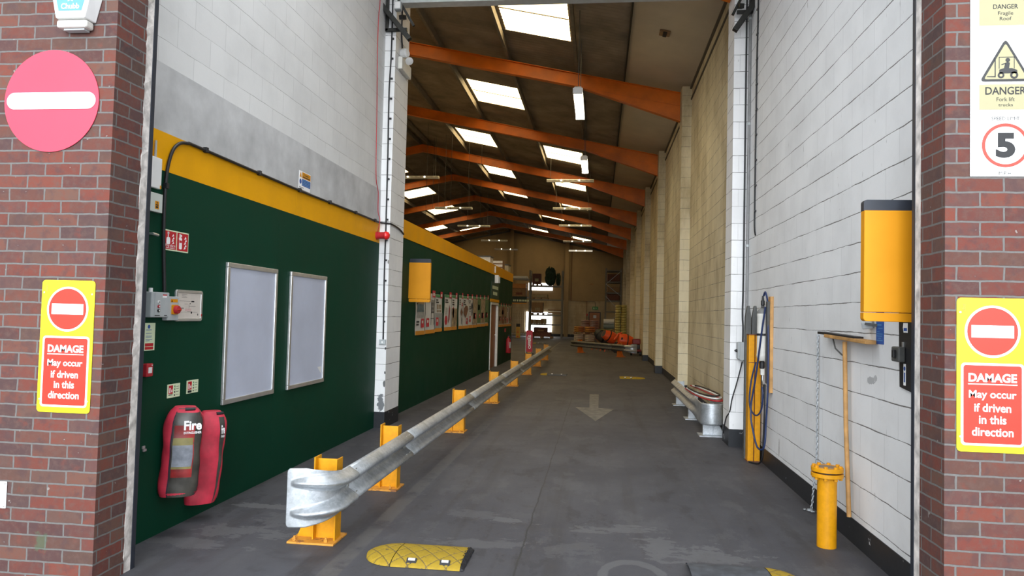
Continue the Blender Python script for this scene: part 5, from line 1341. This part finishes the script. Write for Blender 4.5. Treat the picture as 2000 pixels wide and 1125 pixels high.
RACK = mat('rack_steel', (.17, .16, .14), .6, var=.12)
def rack(name, label, x0, x1, y, d, shelves, h, uprights=(1, 1), beamc=None):
    t = thing(name, label, 'pallet rack', ((x0+x1)/2, y, 0), 'pallet racks at the end wall')
    for k, x in enumerate((x0, x1)):
        if not uprights[k]: continue
        MB().box(x-.055, x+.055, y-d/2-.05, y-d/2+.05, 0, h).box(x-.055, x+.055, y+d/2-.05, y+d/2+.05, 0, h).build('upright', RACK, t)
        b = MB(); n = max(3, int(h/.8))
        for i in range(n): a, c = h*i/n+.1, h*(i+1)/n+.1; s = 1 if i % 2 else -1; b.beam((x, y-s*d/2, a), (x, y+s*d/2, min(c, h)), .03, .03)
        b.build('bracing', RACK, t)
    for z in shelves:
        for yy in (y-d/2, y+d/2): MB().box(x0+.05, x1-.05, yy-.03, yy+.03, z-.10, z).build('shelf_beam', beamc or RACK, t)
        MB().box(x0+.05, x1-.05, y-d/2, y+d/2, z-.03, z-.005).build('shelf_deck', RACK, t)
    return t
rack('pallet_rack', 'tall pallet rack bay in front of the bright windows', -5.05, -2.68, 53.4, 1.0, (1.03, 1.72, 2.85, 3.86), 4.95)
rack('pallet_rack', 'pallet rack bay half hidden behind the green shop corner', -7.6, -5.17, 53.4, 1.0, (.28, 3.0, 4.35), 4.6, (1, 0), beamc=mat('rack_pale_beam', (.30, .29, .26), .6))
t = rack('pallet_rack', 'tall narrow cross-braced rack beside the high stack of bags', .50, 1.62, 55.0, 1.6, (2.1, 2.9, 3.5, 4.3, 5.15), 5.3)
b = MB()
for (za, zb) in ((.5, 1.1), (1.1, 2.0), (2.0, 3.2), (3.2, 4.1), (4.1, 5.1)):
    b.beam((.5, 54.15, za), (1.62, 54.15, zb), .035, .035) if int(za*10) % 2 else b.beam((1.62, 54.15, za), (.5, 54.15, zb), .035, .035)
b.build('bracing', GREYP, t)
for z, h_, m_, lab in ((4.31, .55, RUSTB, 'rust brown load on the top shelf of the cross-braced rack'), (3.51, .42, CARD, 'dull brown load on the fourth shelf of the cross-braced rack'), (2.91, .45, RUSTB, 'rust brown load on the middle shelf of the cross-braced rack')):
    solo(MB().box(.60, 1.52, 54.3, 55.6, z, z+h_), 'wrapped_load', m_, lab, 'load', 'loads on the cross-braced rack', bevel=.03)

# goods on the rack
def pallet(x0, x1, y0, y1, z, label, group='pallets in the hall'):
    t = thing('pallet', label, 'pallet', ((x0+x1)/2, (y0+y1)/2, z), group)
    b = MB()
    for k in range(5): xx = x0+(x1-x0)*k/5; b.box(xx, xx+(x1-x0)/5-.03, y0, y1, z+.10, z+.12)
    b.build('deck', CARD, t)
    for k in (0, .44, .88): xx = x0+(x1-x0)*k; MB().box(xx, xx+(x1-x0)*.12, y0, y1, z, z+.10).build('bearer', CARD, t)
yr0, yr1 = 53.0, 53.85
def carton(x0, x1, z0_, z1_, m_, label, name='carton', y0=yr0, y1=yr1, lab_m=None, group='goods on the pallet rack'):
    t = thing(name, label, 'box', ((x0+x1)/2, (y0+y1)/2, z0_), group)
    MB().box(x0, x1, y0, y1, z0_, z1_).build('body', m_, t, bevel=.012)
    if lab_m: MB().box(x0+(x1-x0)*.3, x0+(x1-x0)*.75, y0-.004, y0, z0_+(z1_-z0_)*.2, z0_+(z1_-z0_)*.5).build('label', lab_m, t)
    return t
DKBOX = mat('dark_maroon_card', (.09, .03, .025), .7); TAN = mat('tan_timber_stack', (.33, .26, .15), .75, var=.2)
carton(-4.89, -4.28, 3.99, 4.72, DKBOX, 'dark maroon box with yellow label on the top rack shelf', lab_m=PALEY); pallet(-4.90, -4.2, yr0, yr1, 3.865, 'low pallet under the dark maroon box')
carton(-4.85, -3.75, 2.975, 3.20, TAN, 'long low tan carton on the rack shelf below the window strip', lab_m=PALEY); pallet(-4.9, -3.7, yr0, yr1, 2.855, 'low pallet under the long tan carton')
carton(-4.90, -4.07, 1.85, 2.60, CARD, 'large brown double carton on the middle rack shelf', lab_m=TAN); pallet(-4.92, -4.0, yr0, yr1, 1.725, 'low pallet under the large brown carton')
for k in range(4): solo(MB().box(-3.75+.05*(k % 2), -2.78, yr0, yr1, 1.73+.10*k, 1.81+.10*k), 'board_pack', [TAN, CARD, OFFW, CARD][k], ['lowest flat pack of boards on the middle rack shelf', 'second flat pack of boards on the middle rack shelf', 'whitish flat pack of boards on the middle rack shelf', 'topmost flat pack of boards on the middle rack shelf'][k], 'board pack', 'board packs on the rack', bevel=.01)
for k in range(6): solo(MB().box(-4.95+.19*k, -4.78+.19*k, yr0, yr1, 1.04, 1.34 if k < 4 else 1.42), 'file_carton', TAN if k % 2 else CARD, ['first upright carton on the low rack shelf from the shop side', 'second upright carton on the low rack shelf from the shop side', 'third upright carton on the low rack shelf from the shop side', 'fourth upright carton on the low rack shelf from the shop side', 'fifth upright carton on the low rack shelf from the shop side', 'last upright carton on the low rack shelf from the shop side'][k], 'box', 'upright cartons on the rack', bevel=.012)
carton(-4.90, -3.45, .14, .42, RUSTB, 'long rust brown crate on the floor under the rack'); carton(-4.70, -3.72, .425, .78, DKBOX, 'dark crate stacked on the long rust brown crate', lab_m=CARD); pallet(-4.92, -3.3, yr0, yr1, 0, 'pallet on the floor under the rust brown crate')
carton(-6.4, -5.35, 3.01, 3.62, CARD, 'orange and yellow banded carton beside the rack upright', lab_m=RUSTB); MB
solo(MB().box(-6.4, -5.35, 52.95, 53.9, 3.625, 3.95), 'banded_carton', mat('orange_card', (.42, .17, .04), .7), 'orange carton stacked on top of the yellow banded carton', 'box', bevel=.01)
carton(-7.4, -5.3, 4.36, 4.52, OFFW, 'long pale package with red end lying on the top beam', name='long_package', lab_m=None)
t = thing('aisle_sign', 'dark hanging aisle sign with pale lettering and orange lower edge', 'sign', (-6.2, 52.8, 2.55))
MB().box(-7.4, -5.25, 52.78, 52.83, 2.55, 3.0).build('panel', mat('aisle_sign_dark', (.012, .03, .03), .6), t); MB().box(-7.4, -5.25, 52.77, 52.83, 2.47, 2.54).build('lower_edge', POR, t)
b = MB(); x = -6.25
for w_ in (.06, .10, .0, .12, .0, .13, .09, .08, .09, .05, .09):
    if w_: b.box(x, x+w_, 52.765, 52.78, 2.64, 2.78)
    x += w_+.035
b.build('lettering', PHOTOL, t)
for k in range(7): solo(MB().box(-6.3+.155*k, -6.25+.155*k, 53.3, 53.36, .30, 1.95), 'timber_post', TAN, 'pale upright timber post in the rack bay behind the shop corner', 'timber', 'upright timbers in the rack bay')
GRN = mat('dark_green_netting', (.012, .035, .02), .9, var=.5, scale=18, bump=.04)
random.seed(9)
def bundle(c, a, d, h, label):
    b = MB()
    def fn(i, j):
        t_ = -pi/2+pi*(i+.3)/(14.6); q = 2*pi*j/26
        k = 1+.10*sin(5*q+i)+random.uniform(-.07, .07)
        return Vector((c[0]+a*cos(t_)**.6*cos(q)*k, c[1]+d*cos(t_)**.6*sin(q)*k, c[2]+h*(sin(t_)+1)/2*k))
    b.grid(fn, 15, 26, True)
    solo(b, 'netted_shrub', GRN, label, 'plant', 'netted shrubs on the rack', smooth=80)
bundle((-3.58, 53.3, 3.87), .40, .40, 1.25, 'tall dark green netted shrub on the top rack shelf'); bundle((-2.99, 53.3, 3.87), .17, .34, .85, 'shorter dark green netted shrub on the top rack shelf')

# bags
def bagmat(n, c, c2): 
    k = NT(n); o = k.obj(); p = k.sep(o)
    k.col(k.mix(k.step(k.noise(o, 6, 3), .45, .55), c, c2)); k.rough(.6); return k.m
BGY, BGG, BGC, BGO, BGR = bagmat('yellow_green_bag', (.62, .48, .14), (.36, .32, .10)), bagmat('dark_green_bag', (.10, .13, .04), (.26, .22, .06)), bagmat('cream_bag', (.62, .52, .38), (.44, .32, .25)), bagmat('orange_bag', (.50, .24, .03), (.34, .10, .03)), bagmat('pinkish_bag', (.42, .32, .28), (.30, .14, .12))
def bags(x0, nx, w_, y, d, z0_, nz, h, m_, label, group, jit=.004):
    first = None
    for k in range(nz):
        for i in range(nx):
            cx = x0+w_*(i+.5); p = Vector((cx, y, z0_+h*(k+.5)))
            if first is None:
                b = MB(); b.sell(p, w_*.485, d/2, h*.50, e=.42, nu=8, nv=20)
                first = solo(b, 'cement_bag', m_, label, 'bag', group, smooth=70); p0 = p
            else: dup(first, p-p0+Vector((random.uniform(-jit, jit), random.uniform(-jit, jit), 0)))
pallet(.98, 1.66, 43.6, 44.6, 0, 'pallet under the tall stack of yellow-green bags')
bags(.99, 2, .345, 44.1, .95, .12, 15, .152, BGY, 'yellow-green cement bag in the tall stack before the cross-braced rack', 'bags in the tall stack')
pallet(-1.55, -.20, 45.5, 46.6, 0, 'pallet under the cream bags near the barrier')
bags(-1.53, 2, .67, 46.0, 1.0, .12, 4, .105, BGC, 'cream bag in the lower half of the pile near the barrier end', 'cream bags on the front pallet')
pallet(-1.55, -.20, 45.5, 46.6, .55, 'pallet between the cream bags and orange bags')
bags(-1.53, 2, .67, 46.0, 1.0, .675, 3, .115, BGO, 'orange-yellow bag in the upper half of the pile near the barrier end', 'orange bags on the front pallet')
pallet(-1.2, .05, 48.3, 49.3, 0, 'pallet under the pinkish bags behind the orange bags')
bags(-1.18, 2, .61, 48.8, .95, .12, 12, .108, BGR, 'pinkish white bag in the stack behind the orange bags', 'pinkish bags on the rear pallet')
pallet(-.02, .92, 45.7, 46.6, 0, 'pallet under the dark green bags')
bags(0.0, 2, .45, 46.15, .9, .12, 7, .11, BGG, 'dark green bag in the low pile beside the tall stack', 'dark green bags beside the tall stack')
for m_, z, lab in ((mat('green_grey_roll', (.16, .20, .19), .6), 1.06, 'green-grey membrane roll lying on the dark green bags'), (OFFW, 1.372, 'white membrane roll lying on the green-grey roll')):
    solo(MB().cyl((.32, 46.3, z), (.98, 46.3, z), .155, n=24), 'membrane_roll', m_, lab, 'roll', 'membrane rolls', smooth=40)

# cement mixers
MIXO = mat('mixer_orange', (.75, .085, .01), .42, var=.08)
DKRED = mat('dark_engine_red', (.20, .012, .012), .5)
def mixer(loc, rot, s, label, tilt, dm=None):
    t = thing('cement_mixer', label, 'cement mixer', loc, 'orange cement mixers'); OFF[t.name] = Vector(); t.rotation_euler = (0, 0, rot); t.scale = (s, s, s)
    ax = Vector((cos(tilt), 0, sin(tilt))); o = Vector((-.30, 0, .62)) - ax*.0
    MB().lathe(o, ax, [(.10, -.03), (.27, 0), (.30, .05), (.30, .36), (.295, .40), (.21, .62), (.20, .66)], 32).build('drum', dm or MIXO, t, smooth=35)
    b = MB(); b.lathe(o, ax, [(.315, .375), (.318, .38), (.318, .42), (.30, .425)], 32); b.build('ring_gear', BLACK, t)
    MB().lathe(o, ax, [(.19, .655), (.185, .662)], 32).build('drum_mouth', BLACK, t)
    MB().prism(Fr(o + Vector((.12, -.303, .06)), (1, 0, 0), (0, 0, 1)), [(-.05, -.06), (.04, -.04), (.05, .06), (-.03, .05)], 0, .01).build('badge', BLACK, t)
    MB().tube([(-.36, -.26, .0), (-.30, -.26, .33), (.28, -.26, .33), (.36, -.26, 0)], .025, 8).build('frame_side', MIXO, t); MB().tube([(-.36, .26, .0), (-.30, .26, .33), (.28, .26, .33), (.36, .26, 0)], .025, 8).build('frame_side', MIXO, t)
    MB().cyl((-.38, -.32, .12), (-.38, -.25, .12), .12, n=20).build('wheel', BLACK, t, smooth=40); MB().cyl((-.38, .25, .12), (-.38, .32, .12), .12, n=20).build('wheel', BLACK, t, smooth=40)
    MB().box(-.45, -.25, -.15, .15, .18, .50).build('motor_box', BLACK, t, bevel=.02)
    MB().prism(Fr((0, .0, 0), (1, 0, 0), (0, 0, 1)), [(-.52, .62), (-.30, .92), (-.12, .97), (-.14, .92), (-.30, .86), (-.46, .60)], -.10, .10).build('tilt_cowl', MIXO, t, bevel=.02)
mixer((1.22, 33.9, 0), radians(8), 1.0, 'orange cement mixer with big drum lying level next to the pier', radians(-6))
mixer((.52, 35.3, 0), radians(205), .95, 'orange cement mixer turned away in the middle of three', radians(25))
mixer((.10, 36.6, 0), radians(150), .90, 'orange and black cement mixer furthest along the slanting barrier', radians(35), dm=mat('dirty_black_drum', (.03, .028, .026), .6))
t = thing('engine_trolley', 'low red engine trolley tucked between the orange mixers and the pier', 'trolley', (1.64, 32.35, 0))
MB().box(1.40, 1.88, 32.1, 32.7, .17, .26).build('chassis', DKRED, t, bevel=.02); MB().box(1.45, 1.83, 32.2, 32.65, .26, .48).build('engine', BLACK, t, bevel=.03); MB().box(1.50, 1.85, 32.22, 32.62, .48, .72).build('tank', DKRED, t, bevel=.04)
for x in (1.45, 1.83): MB().cyl((x-.04, 32.2, .10), (x+.04, 32.2, .10), .10, n=18).build('wheel', BLACK, t)
MB().cyl((1.62, 32.14, .36), (1.62, 32.2, .36), .06, n=16).build('air_filter', PLAINW, t)

# small free-standing signs
t = thing('offers_sign', 'upright red board reading OFFERS standing behind the long barrier', 'sign', (-2.88, 30.5, 0))
MB().box(-3.01, -2.745, 30.46, 30.52, .10, 1.0).build('panel', mat('offers_red', (.52, .012, .04), .5, var=.03), t, bevel=.004)
MB().box(-3.035, -3.01, 30.47, 30.51, .06, .85).build('side_strip', PW, t)
MB().box(-3.05, -2.70, 30.3, 30.7, 0, .06).build('base', DGREY, t); MB().box(-2.95, -2.80, 30.46, 30.50, .06, .10).build('foot', YELLOWF, t)
F = front(-2.865, 30.458, .52)
text(t, F, 'OFFERS', 0, 0, SWHITE, w=.58, h=.115, n=.001, bold=.04, R=pi/2)
MB().prism(F, rect(-.095, -.08, .09, .23), 0, .001).build('small_print', SWHITE, t)
t = thing('wet_floor_sign', 'yellow folding floor sign with dark top standing before the far rack', 'sign', (-5.85, 53.0-1.2, 0))
y = 51.8
MB().prism(Fr((-5.72, y, 0), (1, 0, 0), (0, .1, 1)), [(-.16, 0), (.13, 0), (.11, .80), (-.14, .80)], 0, .02).build('front_leaf', mat('dull_yellow_plastic', (.52, .30, .03), .5), t)
MB().prism(Fr((-5.72, y+.3, 0), (1, 0, 0), (0, -.22, 1)), [(-.16, 0), (.13, 0), (.11, .78), (-.14, .78)], -.02, 0).build('rear_leaf', SYEL, t)
MB().box(-5.87, -5.59, y+.06, y+.14, .76, 1.02).build('top_box', BLACK, t)
MB().prism(Fr((-5.73, y, .42), (1, 0, 0), (0, .1, 1)), [(-.06, -.04), (.06, -.04), (0, .08)], .02, .023).prism(Fr((-5.73, y, .10), (1, 0, 0), (0, .1, 1)), circ(.05, 16), .0201+.01, .024+.01).build('symbol', SRED, t)
